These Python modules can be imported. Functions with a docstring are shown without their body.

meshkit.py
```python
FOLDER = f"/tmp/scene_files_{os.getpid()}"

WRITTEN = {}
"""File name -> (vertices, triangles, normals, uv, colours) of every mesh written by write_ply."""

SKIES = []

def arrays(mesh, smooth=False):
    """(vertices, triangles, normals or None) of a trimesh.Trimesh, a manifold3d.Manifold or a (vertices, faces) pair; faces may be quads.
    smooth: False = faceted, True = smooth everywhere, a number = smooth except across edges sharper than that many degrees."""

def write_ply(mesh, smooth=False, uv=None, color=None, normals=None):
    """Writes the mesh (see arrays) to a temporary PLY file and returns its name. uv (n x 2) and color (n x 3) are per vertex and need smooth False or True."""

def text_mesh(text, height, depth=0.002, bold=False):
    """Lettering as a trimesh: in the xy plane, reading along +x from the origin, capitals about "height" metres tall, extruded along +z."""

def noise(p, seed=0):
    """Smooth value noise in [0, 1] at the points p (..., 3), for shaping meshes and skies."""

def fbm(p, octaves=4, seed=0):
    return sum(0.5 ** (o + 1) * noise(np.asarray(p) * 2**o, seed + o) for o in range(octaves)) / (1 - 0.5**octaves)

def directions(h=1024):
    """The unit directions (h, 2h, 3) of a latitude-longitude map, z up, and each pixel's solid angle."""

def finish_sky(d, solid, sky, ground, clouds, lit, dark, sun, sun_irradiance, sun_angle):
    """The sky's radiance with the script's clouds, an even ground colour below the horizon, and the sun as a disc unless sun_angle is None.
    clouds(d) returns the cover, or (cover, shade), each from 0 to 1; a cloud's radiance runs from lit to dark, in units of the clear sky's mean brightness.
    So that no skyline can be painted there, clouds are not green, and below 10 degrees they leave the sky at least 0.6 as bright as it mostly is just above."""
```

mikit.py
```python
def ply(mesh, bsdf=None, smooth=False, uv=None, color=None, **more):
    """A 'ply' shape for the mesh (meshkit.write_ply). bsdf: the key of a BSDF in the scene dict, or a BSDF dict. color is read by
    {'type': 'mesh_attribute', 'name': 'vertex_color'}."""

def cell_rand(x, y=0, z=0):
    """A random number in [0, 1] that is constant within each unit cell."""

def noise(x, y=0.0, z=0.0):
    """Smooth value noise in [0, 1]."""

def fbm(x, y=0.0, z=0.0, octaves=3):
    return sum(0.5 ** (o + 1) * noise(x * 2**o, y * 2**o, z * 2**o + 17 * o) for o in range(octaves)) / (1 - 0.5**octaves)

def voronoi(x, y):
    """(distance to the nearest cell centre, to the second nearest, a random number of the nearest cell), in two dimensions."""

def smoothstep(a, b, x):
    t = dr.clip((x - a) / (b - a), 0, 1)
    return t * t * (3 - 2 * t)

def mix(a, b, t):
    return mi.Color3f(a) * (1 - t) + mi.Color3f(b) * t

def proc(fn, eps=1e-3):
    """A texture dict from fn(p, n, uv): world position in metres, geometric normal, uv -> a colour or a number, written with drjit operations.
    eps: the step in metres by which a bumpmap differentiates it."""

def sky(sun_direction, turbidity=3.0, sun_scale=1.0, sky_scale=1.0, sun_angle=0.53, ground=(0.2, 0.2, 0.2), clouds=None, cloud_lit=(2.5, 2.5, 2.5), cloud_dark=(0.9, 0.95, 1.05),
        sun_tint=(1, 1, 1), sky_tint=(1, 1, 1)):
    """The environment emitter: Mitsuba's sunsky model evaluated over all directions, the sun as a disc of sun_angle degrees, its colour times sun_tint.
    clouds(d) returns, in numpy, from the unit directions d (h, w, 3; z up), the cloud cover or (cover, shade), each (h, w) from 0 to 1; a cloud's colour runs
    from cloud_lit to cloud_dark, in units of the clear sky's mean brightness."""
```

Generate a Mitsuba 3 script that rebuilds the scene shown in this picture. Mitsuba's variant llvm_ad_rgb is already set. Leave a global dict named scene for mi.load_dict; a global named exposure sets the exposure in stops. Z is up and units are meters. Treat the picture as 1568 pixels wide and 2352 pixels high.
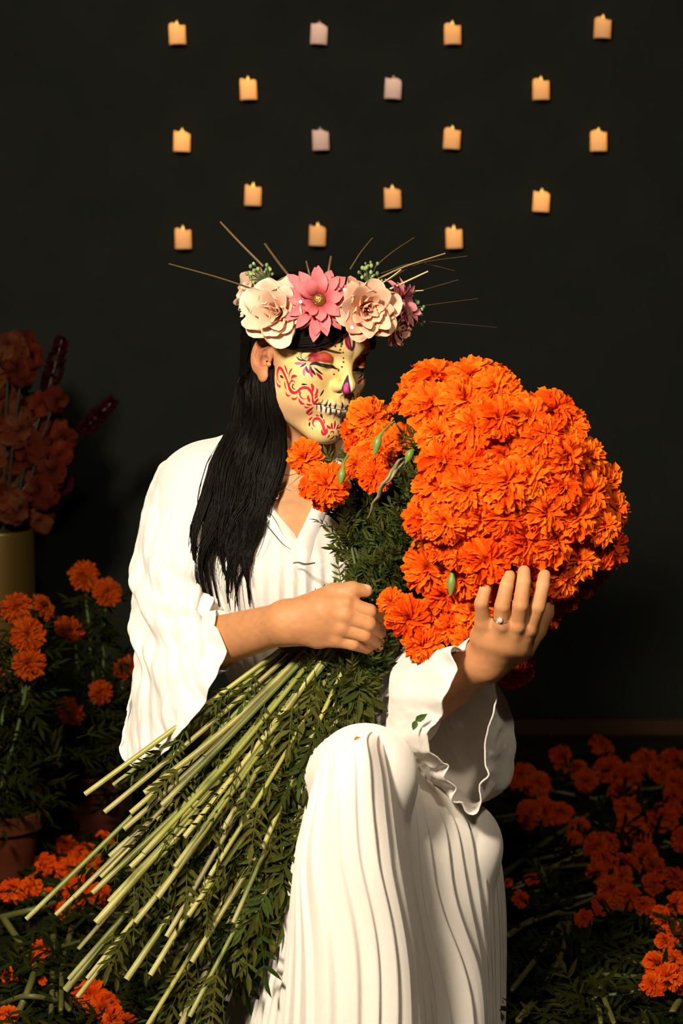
import math, random
import numpy as np
import trimesh
import manifold3d
import drjit as dr
import mitsuba as mi
import mikit
from mikit import proc, fbm as tfbm, noise as tnoise, smoothstep as tstep, mix as tmix
from meshkit import noise as vnoise, fbm as vfbm

T = mi.ScalarTransform4f
scene, labels = {}, {}
random.seed(7)
rng = np.random.default_rng(7)

# ---------------------------------------------------------------- camera
F_PX, CAM_H, PITCH = 4620.0, 1.16, math.atan(634 / 4620.0)
CAM = np.array([0.0, 0.0, CAM_H])
CF = np.array([0.0, math.cos(PITCH), -math.sin(PITCH)])
CU = np.array([0.0, math.sin(PITCH), math.cos(PITCH)])
scene['camera'] = {
    'type': 'thinlens', 'fov': 2 * math.degrees(math.atan(784 / F_PX)), 'fov_axis': 'x',
    'aperture_radius': 0.006, 'focus_distance': 2.68, 'near_clip': 0.05, 'far_clip': 50.0,
    'to_world': T().look_at(origin=CAM.tolist(), target=(CAM + CF).tolist(), up=[0, 0, 1]),
}
exposure = 0.0


def W(px, py, Y):
    """The world point at depth Y (metres from the camera plane) seen at that place of the photograph."""
    r = CF * F_PX + np.array([px - 784.0, 0, 0]) + CU * (1176.0 - py)
    return CAM + r * (Y / r[1])


def FL(px, py, z=0.0):
    """The point at height z above the floor seen at that place of the photograph."""
    r = CF * F_PX + np.array([px - 784.0, 0, 0]) + CU * (1176.0 - py)
    return CAM + r * ((z - CAM_H) / r[2])


# ---------------------------------------------------------------- lights: a warm hooded lamp close to her at the upper left, an added fill lamp out of view to the right of the camera
KEY = np.array([-0.62, 0.98, 1.78])
KEY_AIM = np.array([-0.02, 2.75, 0.80])
KEY_RAD, KEY_POWER = 0.13, np.array([1.0, 0.85, 0.66]) * 530.0
PENDANT = np.array([0.38, 0.40, 2.35])
PENDANT_POWER = np.array([1.0, 0.84, 0.64]) * 450.0

# ---------------------------------------------------------------- helpers
def unit(v):
    v = np.asarray(v, float)
    return v / (np.linalg.norm(v, axis=-1, keepdims=True) + 1e-12)


def put(key, mesh, bsdf, smooth=False, color=None, uv=None, label=None, category=None, group=None, kind=None, **more):
    scene[key] = mikit.ply(mesh, bsdf, smooth=smooth, color=color, uv=uv, **more)
    tag(key, label, category, group, kind)
    return scene[key]


def tag(key, label=None, category=None, group=None, kind=None):
    d = {k: v for k, v in dict(label=label, category=category, group=group, kind=kind).items() if v}
    if d:
        labels[key] = d


def copy(key, source, to_world):
    scene[key] = {**source, 'to_world': to_world}


counts = {}


def number(name):
    n = counts.get(name, 0)
    counts[name] = n + 1
    return name if n == 0 else f'{name}_{n:03d}'


def catmull(pts, n):
    """n points evenly along a smooth curve through pts."""
    p = np.asarray(pts, float)
    if len(p) == 2:
        return p[0] + np.linspace(0, 1, n)[:, None] * (p[1] - p[0])
    q = np.vstack([2 * p[0] - p[1], p, 2 * p[-1] - p[-2]])
    out, m = [], 12
    for i in range(len(p) - 1):
        a, b, c, d = q[i:i + 4]
        t = np.linspace(0, 1, m, endpoint=False)[:, None]
        out.append(0.5 * (2 * b + (c - a) * t + (2 * a - 5 * b + 4 * c - d) * t**2 + (3 * b - a - 3 * c + d) * t**3))
    out = np.vstack(out + [p[-1:]])
    s = np.r_[0, np.cumsum(np.linalg.norm(np.diff(out, axis=0), axis=1))]
    x = np.linspace(0, s[-1], n)
    return np.stack([np.interp(x, s, out[:, k]) for k in range(out.shape[1])], 1)


def catmull_closed(pts, n):
    p = np.asarray(pts, float)
    q = np.vstack([p[-2:], p, p[:3]])
    return_ = catmull(q, 12 * len(q))
    # evenly spaced over the closed loop, starting at pts[0]
    i0 = np.argmin(np.linalg.norm(return_ - p[0], axis=1)[: 6 * len(q)])
    m, out = 12, []
    for i in range(len(p)):
        a, b, c, d = p[i - 1], p[i], p[(i + 1) % len(p)], p[(i + 2) % len(p)]
        t = np.linspace(0, 1, m, endpoint=False)[:, None]
        out.append(0.5 * (2 * b + (c - a) * t + (2 * a - 5 * b + 4 * c - d) * t**2 + (3 * b - a - 3 * c + d) * t**3))
    out = np.vstack(out + [p[:1]])
    s = np.r_[0, np.cumsum(np.linalg.norm(np.diff(out, axis=0), axis=1))]
    x = np.linspace(0, s[-1], n, endpoint=False)
    return np.stack([np.interp(x, s, out[:, k]) for k in range(3)], 1)


def frames(p):
    t = unit(np.gradient(p, axis=0))
    a = np.zeros_like(p)
    ref = np.array([0, 0, 1.0]) if abs(t[0, 2]) < 0.9 else np.array([1.0, 0, 0])
    a[0] = unit(np.cross(t[0], ref))
    for i in range(1, len(p)):
        v = a[i - 1] - t[i] * np.dot(a[i - 1], t[i])
        a[i] = unit(v)
    return t, a, np.cross(t, a)


def tube(pts, radii, sides=6, n=None, flat=1.0, cap=True, ribs=0.0):
    """A tube along pts. Returns (vertices, faces)."""
    p = np.asarray(pts, float) if n is None else catmull(pts, n)
    r = np.interp(np.linspace(0, 1, len(p)), np.linspace(0, 1, np.size(radii)), np.atleast_1d(radii)) if np.size(radii) > 1 else np.full(len(p), float(np.ravel(radii)[0]))
    t, a, b = frames(p)
    ang = np.arange(sides) * 2 * np.pi / sides
    rib = 1 + ribs * (np.arange(sides) % 2)
    v = p[:, None] + r[:, None, None] * rib[None, :, None] * (np.cos(ang)[None, :, None] * a[:, None] + flat * np.sin(ang)[None, :, None] * b[:, None])
    i, j = np.meshgrid(np.arange(len(p) - 1), np.arange(sides), indexing='ij')
    q = np.stack([i * sides + j, i * sides + (j + 1) % sides, (i + 1) * sides + (j + 1) % sides, (i + 1) * sides + j], -1).reshape(-1, 4)
    f = np.vstack([q[:, [0, 1, 2]], q[:, [0, 2, 3]]])
    v = v.reshape(-1, 3)
    if cap:
        k = len(v)
        v = np.vstack([v, p[:1], p[-1:]])
        j = np.arange(sides)
        e = (len(p) - 1) * sides
        f = np.vstack([f, np.stack([np.full(sides, k), (j + 1) % sides, j], 1), np.stack([np.full(sides, k + 1), e + j, e + (j + 1) % sides], 1)])
    return v, f


def join(parts):
    """Joins (vertices, faces) pairs, or (vertices, faces, colours) triples, into one."""
    at, V, Fc, C = 0, [], [], []
    for m in parts:
        V.append(m[0]); Fc.append(m[1] + at); at += len(m[0])
        if len(m) > 2:
            C.append(m[2])
    return (np.vstack(V), np.vstack(Fc), np.vstack(C)) if C else (np.vstack(V), np.vstack(Fc))


def grid_faces(nu, nv, wrap=False):
    i, j = np.meshgrid(np.arange(nu - 1), np.arange(nv if wrap else nv - 1), indexing='ij')
    k = (j + 1) % nv
    q = np.stack([i * nv + j, i * nv + k, (i + 1) * nv + k, (i + 1) * nv + j], -1).reshape(-1, 4)
    return np.vstack([q[:, [0, 1, 2]], q[:, [0, 2, 3]]])


def loft(rings, n_around, n_along):
    """A smooth sheet through closed rings of control points. Returns (n_along, n_around, 3)."""
    R = np.stack([catmull_closed(r, n_around) if len(r) != n_around else np.asarray(r) for r in rings])
    m = len(R)
    x = np.linspace(0, m - 1, n_along)
    q = np.concatenate([2 * R[:1] - R[1:2], R, 2 * R[-1:] - R[-2:-1]])
    i = np.minimum(x.astype(int), m - 2)
    t = (x - i)[:, None, None]
    a, b, c, d = q[i], q[i + 1], q[i + 2], q[i + 3]
    return 0.5 * (2 * b + (c - a) * t + (2 * a - 5 * b + 4 * c - d) * t**2 + (3 * b - a - 3 * c + d) * t**3)


def grid_normals(g, wrap=True):
    du = np.gradient(g, axis=0)
    dv = (np.roll(g, -1, 1) - np.roll(g, 1, 1)) if wrap else np.gradient(g, axis=1)
    return unit(np.cross(du, dv))


def thick(g, wrap, t=0.0009):
    """A sheet (nu, nv, 3) with thickness: outer face, inner face and rims."""
    n = grid_normals(g, wrap)
    nu, nv = g.shape[:2]
    f = grid_faces(nu, nv, wrap)
    v = np.vstack([g.reshape(-1, 3), (g - n * t).reshape(-1, 3)])
    k = nu * nv
    fs = [f, f[:, ::-1] + k]
    for row in (0, nu - 1):
        j = np.arange(nv if wrap else nv - 1)
        a, b = row * nv + j, row * nv + (j + 1) % nv
        q = np.vstack([np.stack([a, b, b + k], 1), np.stack([a, b + k, a + k], 1)])
        fs.append(q if row else q[:, ::-1])
    return v, np.vstack(fs)


# ---------------------------------------------------------------- signed distances, and the surface of one
def smin(a, b, k):
    h = np.clip(0.5 + 0.5 * (b - a) / k, 0, 1)
    return b + (a - b) * h - k * h * (1 - h)


def smax(a, b, k):
    return -smin(-a, -b, k)


def s_ell(p, c, r, R=None):
    q = p - np.asarray(c)
    if R is not None:
        q = q @ R
    r = np.asarray(r, float)
    k0 = np.linalg.norm(q / r, axis=1)
    k1 = np.linalg.norm(q / (r * r), axis=1)
    return k0 * (k0 - 1) / (k1 + 1e-9)


def s_sph(p, c, r):
    return np.linalg.norm(p - np.asarray(c), axis=1) - r


def s_cap(p, a, b, ra, rb=None):
    a, b = np.asarray(a, float), np.asarray(b, float)
    rb = ra if rb is None else rb
    ab = b - a
    t = np.clip((p - a) @ ab / (ab @ ab), 0, 1)
    return np.linalg.norm(p - a - t[:, None] * ab, axis=1) - (ra + (rb - ra) * t)


def s_chain(p, pts, rad, k=0.004):
    d = s_cap(p, pts[0], pts[1], rad[0], rad[1])
    for i in range(1, len(pts) - 1):
        d = smin(d, s_cap(p, pts[i], pts[i + 1], rad[i], rad[i + 1]), k)
    return d


def sdf_mesh(fn, lo, hi, h, block=12):
    """The zero surface of fn on a grid of step h (surface nets); fn is evaluated near the surface only."""
    lo, hi = np.asarray(lo, float), np.asarray(hi, float)
    nb = np.ceil((hi - lo) / (h * block)).astype(int)
    n = nb * block
    bi = np.stack(np.meshgrid(*[np.arange(k) for k in nb], indexing='ij'), -1).reshape(-1, 3)
    dc = fn(lo + (bi + 0.5) * block * h)
    D = np.repeat(np.repeat(np.repeat(np.where(dc < 0, -1.0, 1.0).astype(np.float32).reshape(nb), block, 0), block, 1), block, 2)
    keep = bi[np.abs(dc) < block * h * 1.15]
    o = np.stack(np.meshgrid(*[np.arange(block)] * 3, indexing='ij'), -1).reshape(-1, 3)
    for s in range(0, len(keep), 160):
        kb = keep[s:s + 160]
        g = (kb[:, None] * block + o[None]).reshape(-1, 3)
        D[g[:, 0], g[:, 1], g[:, 2]] = fn(lo + g * h)
    for ax in range(3):                                             # closed at the grid's ends
        for k in (0, -1):
            D[tuple(k if a == ax else slice(None) for a in range(3))] = h
    ins = D < 0
    c = ins.astype(np.uint8)
    cnt = c[:-1] + c[1:]
    cnt = cnt[:, :-1] + cnt[:, 1:]
    cnt = cnt[:, :, :-1] + cnt[:, :, 1:]
    cells = np.stack(np.nonzero((cnt > 0) & (cnt < 8)), 1)
    idx = np.full(cnt.shape, -1, np.int32)
    idx[cells[:, 0], cells[:, 1], cells[:, 2]] = np.arange(len(cells))
    corner = np.array([[x, y, z] for x in (0, 1) for y in (0, 1) for z in (0, 1)])
    val = np.stack([D[cells[:, 0] + k[0], cells[:, 1] + k[1], cells[:, 2] + k[2]] for k in corner], 1)
    acc, num = np.zeros((len(cells), 3)), np.zeros(len(cells))
    for a in range(8):
        for b in range(a + 1, 8):
            if np.abs(corner[a] - corner[b]).sum() == 1:
                va, vb = val[:, a], val[:, b]
                x = (va < 0) != (vb < 0)
                t = np.where(x, va / np.where(x, va - vb, 1), 0)
                acc += np.where(x[:, None], corner[a] + t[:, None] * (corner[b] - corner[a]), 0)
                num += x
    V = lo + (cells + acc / num[:, None]) * h
    Fs = []
    for ax in range(3):
        u, w = (ax + 1) % 3, (ax + 2) % 3
        s0 = [slice(None)] * 3; s1 = [slice(None)] * 3
        s0[ax] = slice(0, -1); s1[ax] = slice(1, None)
        e = np.stack(np.nonzero(ins[tuple(s0)] != ins[tuple(s1)]), 1)
        e = e[(e[:, u] > 0) & (e[:, w] > 0) & (e[:, u] < n[u] - 1) & (e[:, w] < n[w] - 1)]
        du, dw = np.eye(3, dtype=int)[u], np.eye(3, dtype=int)[w]
        q = [idx[tuple((e - x).T)] for x in (du + dw, dw, 0 * du, du)]
        q = np.stack(q, 1)
        flip = ~ins[tuple(e.T)]
        q[flip] = q[flip][:, ::-1]
        q = q[(q >= 0).all(1)]
        Fs += [q[:, [0, 1, 2]], q[:, [0, 2, 3]]]
    return V, np.vstack(Fs)


def relax(V, Fc, n=3):
    """A few rounds of Taubin smoothing."""
    from scipy.sparse import coo_matrix
    e = np.vstack([Fc[:, [0, 1]], Fc[:, [1, 2]], Fc[:, [2, 0]]])
    A = coo_matrix((np.ones(len(e)), (e[:, 0], e[:, 1])), shape=(len(V), len(V))).tocsr()
    A = ((A + A.T) > 0).astype(float)
    deg = np.maximum(np.asarray(A.sum(1)).ravel(), 1)[:, None]
    for _ in range(n):
        for w in (.5, -.53):
            V = V + w * (A @ V / deg - V)
    return V, Fc


def clip01(x):
    return np.clip(x, 0.0, 1.0)


def sstep(a, b, x):
    t = clip01((x - a) / (b - a))
    return t * t * (3 - 2 * t)


def rot(axis, deg):
    a, t = unit(axis), math.radians(deg)
    K = np.array([[0, -a[2], a[1]], [a[2], 0, -a[0]], [-a[1], a[0], 0]])
    return np.eye(3) + math.sin(t) * K + (1 - math.cos(t)) * K @ K


def aim(z, spin=0.0):
    """A rotation whose third axis is z, spun about it."""
    z = unit(z)
    x = unit(np.cross(z, [0.31, 0.2, 0.93]))
    y = np.cross(z, x)
    c, s = math.cos(spin), math.sin(spin)
    return np.stack([c * x + s * y, c * y - s * x, z], 1)


def place(R, c, s=1.0):
    m = np.eye(4)
    m[:3, :3] = R * s
    m[:3, 3] = c
    return T(m)

# ---------------------------------------------------------------- materials
def bsdf(key, d):
    scene[key] = d


VC = {'type': 'mesh_attribute', 'name': 'vertex_color'}


def rgb(*c):
    return {'type': 'rgb', 'value': list(c)}


bsdf('mat_wall', {'type': 'twosided', 'bsdf': {'type': 'diffuse', 'reflectance': proc(lambda p, n, uv: tmix((0.012, 0.0138, 0.012), (0.0175, 0.0195, 0.017), tfbm(p.x * 9, p.y * 9, p.z * 9) * 0.7 + 0.3 * tnoise(p.x * 300, p.y * 60, p.z * 420)))}})
bsdf('mat_floor', {'type': 'twosided', 'bsdf': {'type': 'diffuse', 'reflectance': proc(lambda p, n, uv: tmix((0.010, 0.010, 0.007), (0.028, 0.026, 0.018), tfbm(p.x * 14, p.y * 14, 0)))}})
bsdf('mat_trim', {'type': 'twosided', 'bsdf': {'type': 'diffuse', 'reflectance': rgb(0.05, 0.026, 0.016)}})
bsdf('mat_black', {'type': 'twosided', 'bsdf': {'type': 'diffuse', 'reflectance': rgb(0.012, 0.012, 0.012)}})
bsdf('mat_skin', {'type': 'principled', 'base_color': VC, 'roughness': 0.55, 'specular': 0.25})
bsdf('mat_hair', {'type': 'twosided', 'bsdf': {'type': 'principled', 'base_color': VC, 'roughness': 0.5, 'specular': 0.07}})
bsdf('mat_cloth', {'type': 'principledthin', 'base_color': rgb(0.86, 0.83, 0.79), 'roughness': 0.8, 'diff_trans': 0.55, 'spec_trans': 0.0, 'eta': 1.3})
bsdf('mat_skirt', {'type': 'principledthin', 'base_color': rgb(0.87, 0.83, 0.77), 'roughness': 0.8, 'diff_trans': 0.35, 'spec_trans': 0.0, 'eta': 1.3})
bsdf('mat_petal', {'type': 'principledthin', 'base_color': VC, 'roughness': 0.6, 'diff_trans': 0.55, 'spec_trans': 0.0, 'eta': 1.35})
bsdf('mat_marigold', {'type': 'principledthin', 'base_color': VC, 'roughness': 0.65, 'diff_trans': 0.30, 'spec_trans': 0.0, 'eta': 1.3})
bsdf('mat_leaf', {'type': 'principledthin', 'base_color': VC, 'roughness': 0.7, 'diff_trans': 0.4, 'spec_trans': 0.0, 'eta': 1.3})
bsdf('mat_stem', {'type': 'twosided', 'bsdf': {'type': 'principled', 'base_color': VC, 'roughness': 0.45, 'specular': 0.4}})
bsdf('mat_terracotta', {'type': 'twosided', 'bsdf': {'type': 'diffuse', 'reflectance': proc(lambda p, n, uv: tmix((0.05, 0.012, 0.006), (0.075, 0.020, 0.010), tfbm(p.x * 30, p.y * 30, p.z * 30)))}})  # base darkened to stand in for the shade around the pots
bsdf('mat_soil', {'type': 'twosided', 'bsdf': {'type': 'diffuse', 'reflectance': rgb(0.012, 0.009, 0.006)}})
bsdf('mat_gold', {'type': 'twosided', 'bsdf': {'type': 'principled', 'base_color': rgb(0.10, 0.062, 0.012), 'metallic': 0.7, 'roughness': 0.42}})
bsdf('mat_goldstick', {'type': 'twosided', 'bsdf': {'type': 'principled', 'base_color': rgb(0.55, 0.38, 0.16), 'metallic': 0.5, 'roughness': 0.4}})
bsdf('mat_dimstick', {'type': 'twosided', 'bsdf': {'type': 'principled', 'base_color': rgb(0.10, 0.062, 0.026), 'metallic': 0.2, 'roughness': 0.5}})
bsdf('mat_disc', {'type': 'twosided', 'bsdf': {'type': 'principled', 'base_color': rgb(0.17, 0.075, 0.012), 'metallic': 0.5, 'roughness': 0.35}})
bsdf('mat_silver', {'type': 'roughconductor', 'material': 'Ag', 'alpha': 0.12})
bsdf('mat_gem', {'type': 'principled', 'base_color': rgb(0.62, 0.42, 0.42), 'roughness': 0.08, 'specular': 0.9, 'clearcoat': 1.0})

# ---------------------------------------------------------------- setting
WALL_Y = 4.62


def box(a, b):
    m = trimesh.creation.box(bounds=[a, b])
    return np.array(m.vertices), np.array(m.faces)


put('wall_back', box([-3.2, WALL_Y, 0], [3.2, WALL_Y + 0.12, 3.2]), 'mat_wall')
tag('wall_back', 'dark charcoal wall hung with small electric candles', kind='structure')
put('floor', box([-3.2, 0.2, -0.1], [3.2, WALL_Y + 0.12, 0]), 'mat_floor')
tag('floor', 'dark floor strewn with cut marigolds', kind='structure')
put('baseboard_back', box([-3.2, WALL_Y - 0.015, 0], [3.2, WALL_Y, 0.035]), 'mat_trim')
tag('baseboard_back', 'low brown skirting strip at the foot of the dark wall', kind='structure')

# the key lamp: a disc that glows at the bottom of a deep black hood, on a stand
kz = unit(KEY_AIM - KEY)
KR = aim(kz)


def ring_pts(c, R, r, n=28):
    a = np.arange(n) * 2 * np.pi / n
    return c + r * (np.cos(a)[:, None] * R[:, 0] + np.sin(a)[:, None] * R[:, 1])


def disc(c, R, r, n=28):
    v = np.vstack([ring_pts(c, R, r, n), [c]])
    j = np.arange(n)
    return v, np.stack([j, (j + 1) % n, np.full(n, n)], 1)


def hood(c, R, r0, r1, length):
    g = np.stack([ring_pts(c - R[:, 2] * 0.02, R, r0), ring_pts(c + R[:, 2] * length, R, r1)])
    v, f = thick(g, True, 0.004)
    b = disc(c - R[:, 2] * 0.02, R, r0)
    return join([(v, f), b])


put('studio_lamp__diffuser', disc(KEY, KR, KEY_RAD), None, emitter={'type': 'area', 'radiance': {'type': 'rgb', 'value': KEY_POWER.tolist()}, 'sampling_weight': 6.0})
put('studio_lamp__hood', hood(KEY, KR, KEY_RAD + 0.01, 0.27, 0.25), 'mat_black')
put('studio_lamp__pole', tube([[KEY[0] - 0.1, KEY[1] - 0.1, 0], [KEY[0] - 0.1, KEY[1] - 0.1, KEY[2] - 0.02]], 0.014, 10), 'mat_black')
tag('studio_lamp', 'round warm studio lamp with a deep black hood on a pole', 'lamp')

# the room's ceiling, and an unseen fill lamp added to brighten the right side
put('ceiling', box([-3.2, 0.2, 3.2], [3.2, WALL_Y + 0.12, 3.3]), 'mat_floor')
tag('ceiling', 'dark ceiling of the room', kind='structure')
m = trimesh.creation.icosphere(3, .075)
put('pendant_lamp__bulb', (np.array(m.vertices) + PENDANT, np.array(m.faces)), None, smooth=True, emitter={'type': 'area', 'radiance': {'type': 'rgb', 'value': PENDANT_POWER.tolist()}, 'sampling_weight': 3.0})
m = trimesh.creation.revolve([(.02, .12), (.05, .115), (.16, .02), (.165, .02), (.055, .125), (.02, .13)], sections=40)
put('pendant_lamp__shade', (np.array(m.vertices) + PENDANT, np.array(m.faces)), 'mat_black', smooth=30)
put('pendant_lamp__cord', tube([PENDANT + [0, 0, .12], [PENDANT[0], PENDANT[1], 3.2]], .004, 8), 'mat_black')
tag('pendant_lamp', 'round pendant lamp with a black shade hanging from the ceiling', 'lamp')

# ---------------------------------------------------------------- candles on the wall
CANDLES = [(408, 78, 1.0), (731, 78, .45), (1039, 78, .8), (1382, 64, .62), (571, 205, 1.1), (901, 203, .40), (1242, 205, .8), (417, 324, 1.15), (737, 321, .22), (1036, 318, .78),
           (1374, 323, .9), (580, 448, .85), (902, 454, .72), (1241, 462, 1.0), (421, 547, .75), (728, 540, .62), (1043, 546, .85)]


def candle_mesh(seed):
    """A small moulded candle: a slightly tapered column whose rim has sunk on one side, with a dished top."""
    r = np.random.default_rng(seed)
    n, R, H = 32, 0.0185, 0.043
    a = np.arange(n) * 2 * np.pi / n
    dip = 0.0028 * np.cos(a - math.radians(200) - r.uniform(-.4, .4)) + 0.0018 * np.sin(3 * a + r.uniform(0, 6))
    rows = []
    for z, rr, d in ((0, R * .97, 0), (.0015, R, 0), (H * .5, R * .99, 0), (H - .004, R * .985, .8), (H - .001, R * .96, 1), (H - .0015, R * .86, 1), (H - .006, R * .7, .4), (H - .008, R * .3, 0), (H - .008, .0012, 0)):
        rows.append(np.stack([rr * np.cos(a), rr * np.sin(a), z + d * dip], 1))
    g = np.stack(rows)
    v = np.vstack([g.reshape(-1, 3), [[0, 0, 0]]])
    j = np.arange(n)
    f = np.vstack([grid_faces(len(rows), n, True), np.stack([np.full(n, n * len(rows)), (j + 1) % n, j], 1)])
    return v, f


def flame_mesh():
    prof = [(0.0002, 0), (.0026, .002), (.0034, .005), (.0027, .009), (.0013, .0125), (.0002, .015)]
    m = trimesh.creation.revolve(prof, sections=12)
    return np.array(m.vertices), np.array(m.faces)


bsdf('mat_wax', {'type': 'twosided', 'bsdf': {'type': 'diffuse', 'reflectance': rgb(0.24, 0.20, 0.185)}})
LIT = ['first candle of the top row', 'second candle of the top row', 'third candle of the top row', 'fourth candle of the top row', 'first candle of the second row', 'middle candle of the second row',
       'last candle of the second row', 'first candle of the third row', 'unlit pinkish second candle of the third row', 'third candle of the third row', 'last candle of the third row', 'first candle of the fourth row',
       'middle candle of the fourth row', 'last candle of the fourth row', 'leftmost candle of the lowest row', 'candle of the lowest row right above the flower crown', 'rightmost candle of the lowest row']
for i, (px, py, glow) in enumerate(CANDLES):
    k = number('candle')
    c = W(px, py + 24, WALL_Y - 0.024)
    v, f = candle_mesh(i)
    warm = np.array([1.0, 0.37, 0.055]) if glow > .5 else np.array([1.0, .55, .36])
    amount = 0.86 * glow if glow > .5 else 0.30 + 0.36 * glow  # unlit candles still get a weak glow, standing in for light they reflect
    tilt = rot([0, 1, 0], [-2, 3, -1, 2][i % 4])
    col = warm * (amount * (0.75 + 0.7 * sstep(0.0, 0.045, v[:, 2:])))
    put(f'{k}__wax', (v @ tilt.T + c, f), 'mat_wax', smooth=True, color=col, emitter={'type': 'area', 'radiance': VC, 'sampling_weight': 0.05})
    v, f = flame_mesh()
    fc = np.array([1.0, .56, .09]) * (1.7 if glow > .5 else .45 * glow + .12)
    put(f'{k}__flame', ((v + [0, 0, .0375]) @ tilt.T + c, f), 'mat_wax', smooth=True, emitter={'type': 'area', 'radiance': {'type': 'rgb', 'value': fc.tolist()}, 'sampling_weight': 0.03})
    put(f'{k}__base', (lambda m: (m[0] @ tilt.T + c, m[1]))(tube([[0, 0, -.0035], [0, 0, .0]], 0.0165, 20)), 'mat_black')
    put(f'{k}__hook', tube([c + [0, .014, .02], c + [0, .026, .02]], .003, 8), 'mat_black')
    tag(k, ('glowing ' if glow > .5 else 'faintly lit ' if glow > .3 else '') + LIT[i] + ' on the dark wall', 'candle', 'electric candles on the wall')

# ---------------------------------------------------------------- the person's skin: one surface from a signed distance
HEAD_C = W(699, 836, 2.80)
YAW, HPITCH, ROLL = 44.0, 11.5, 7.0
# head axes in the world: x to her right, y forward, z up
HR = rot([0, 0, 1], 180 + YAW) @ rot([0, 1, 0], -ROLL) @ rot([1, 0, 0], -HPITCH)


def to_head(p):
    return (p - HEAD_C) @ HR


def from_head(q):
    return np.asarray(q, float) @ HR.T + HEAD_C


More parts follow.
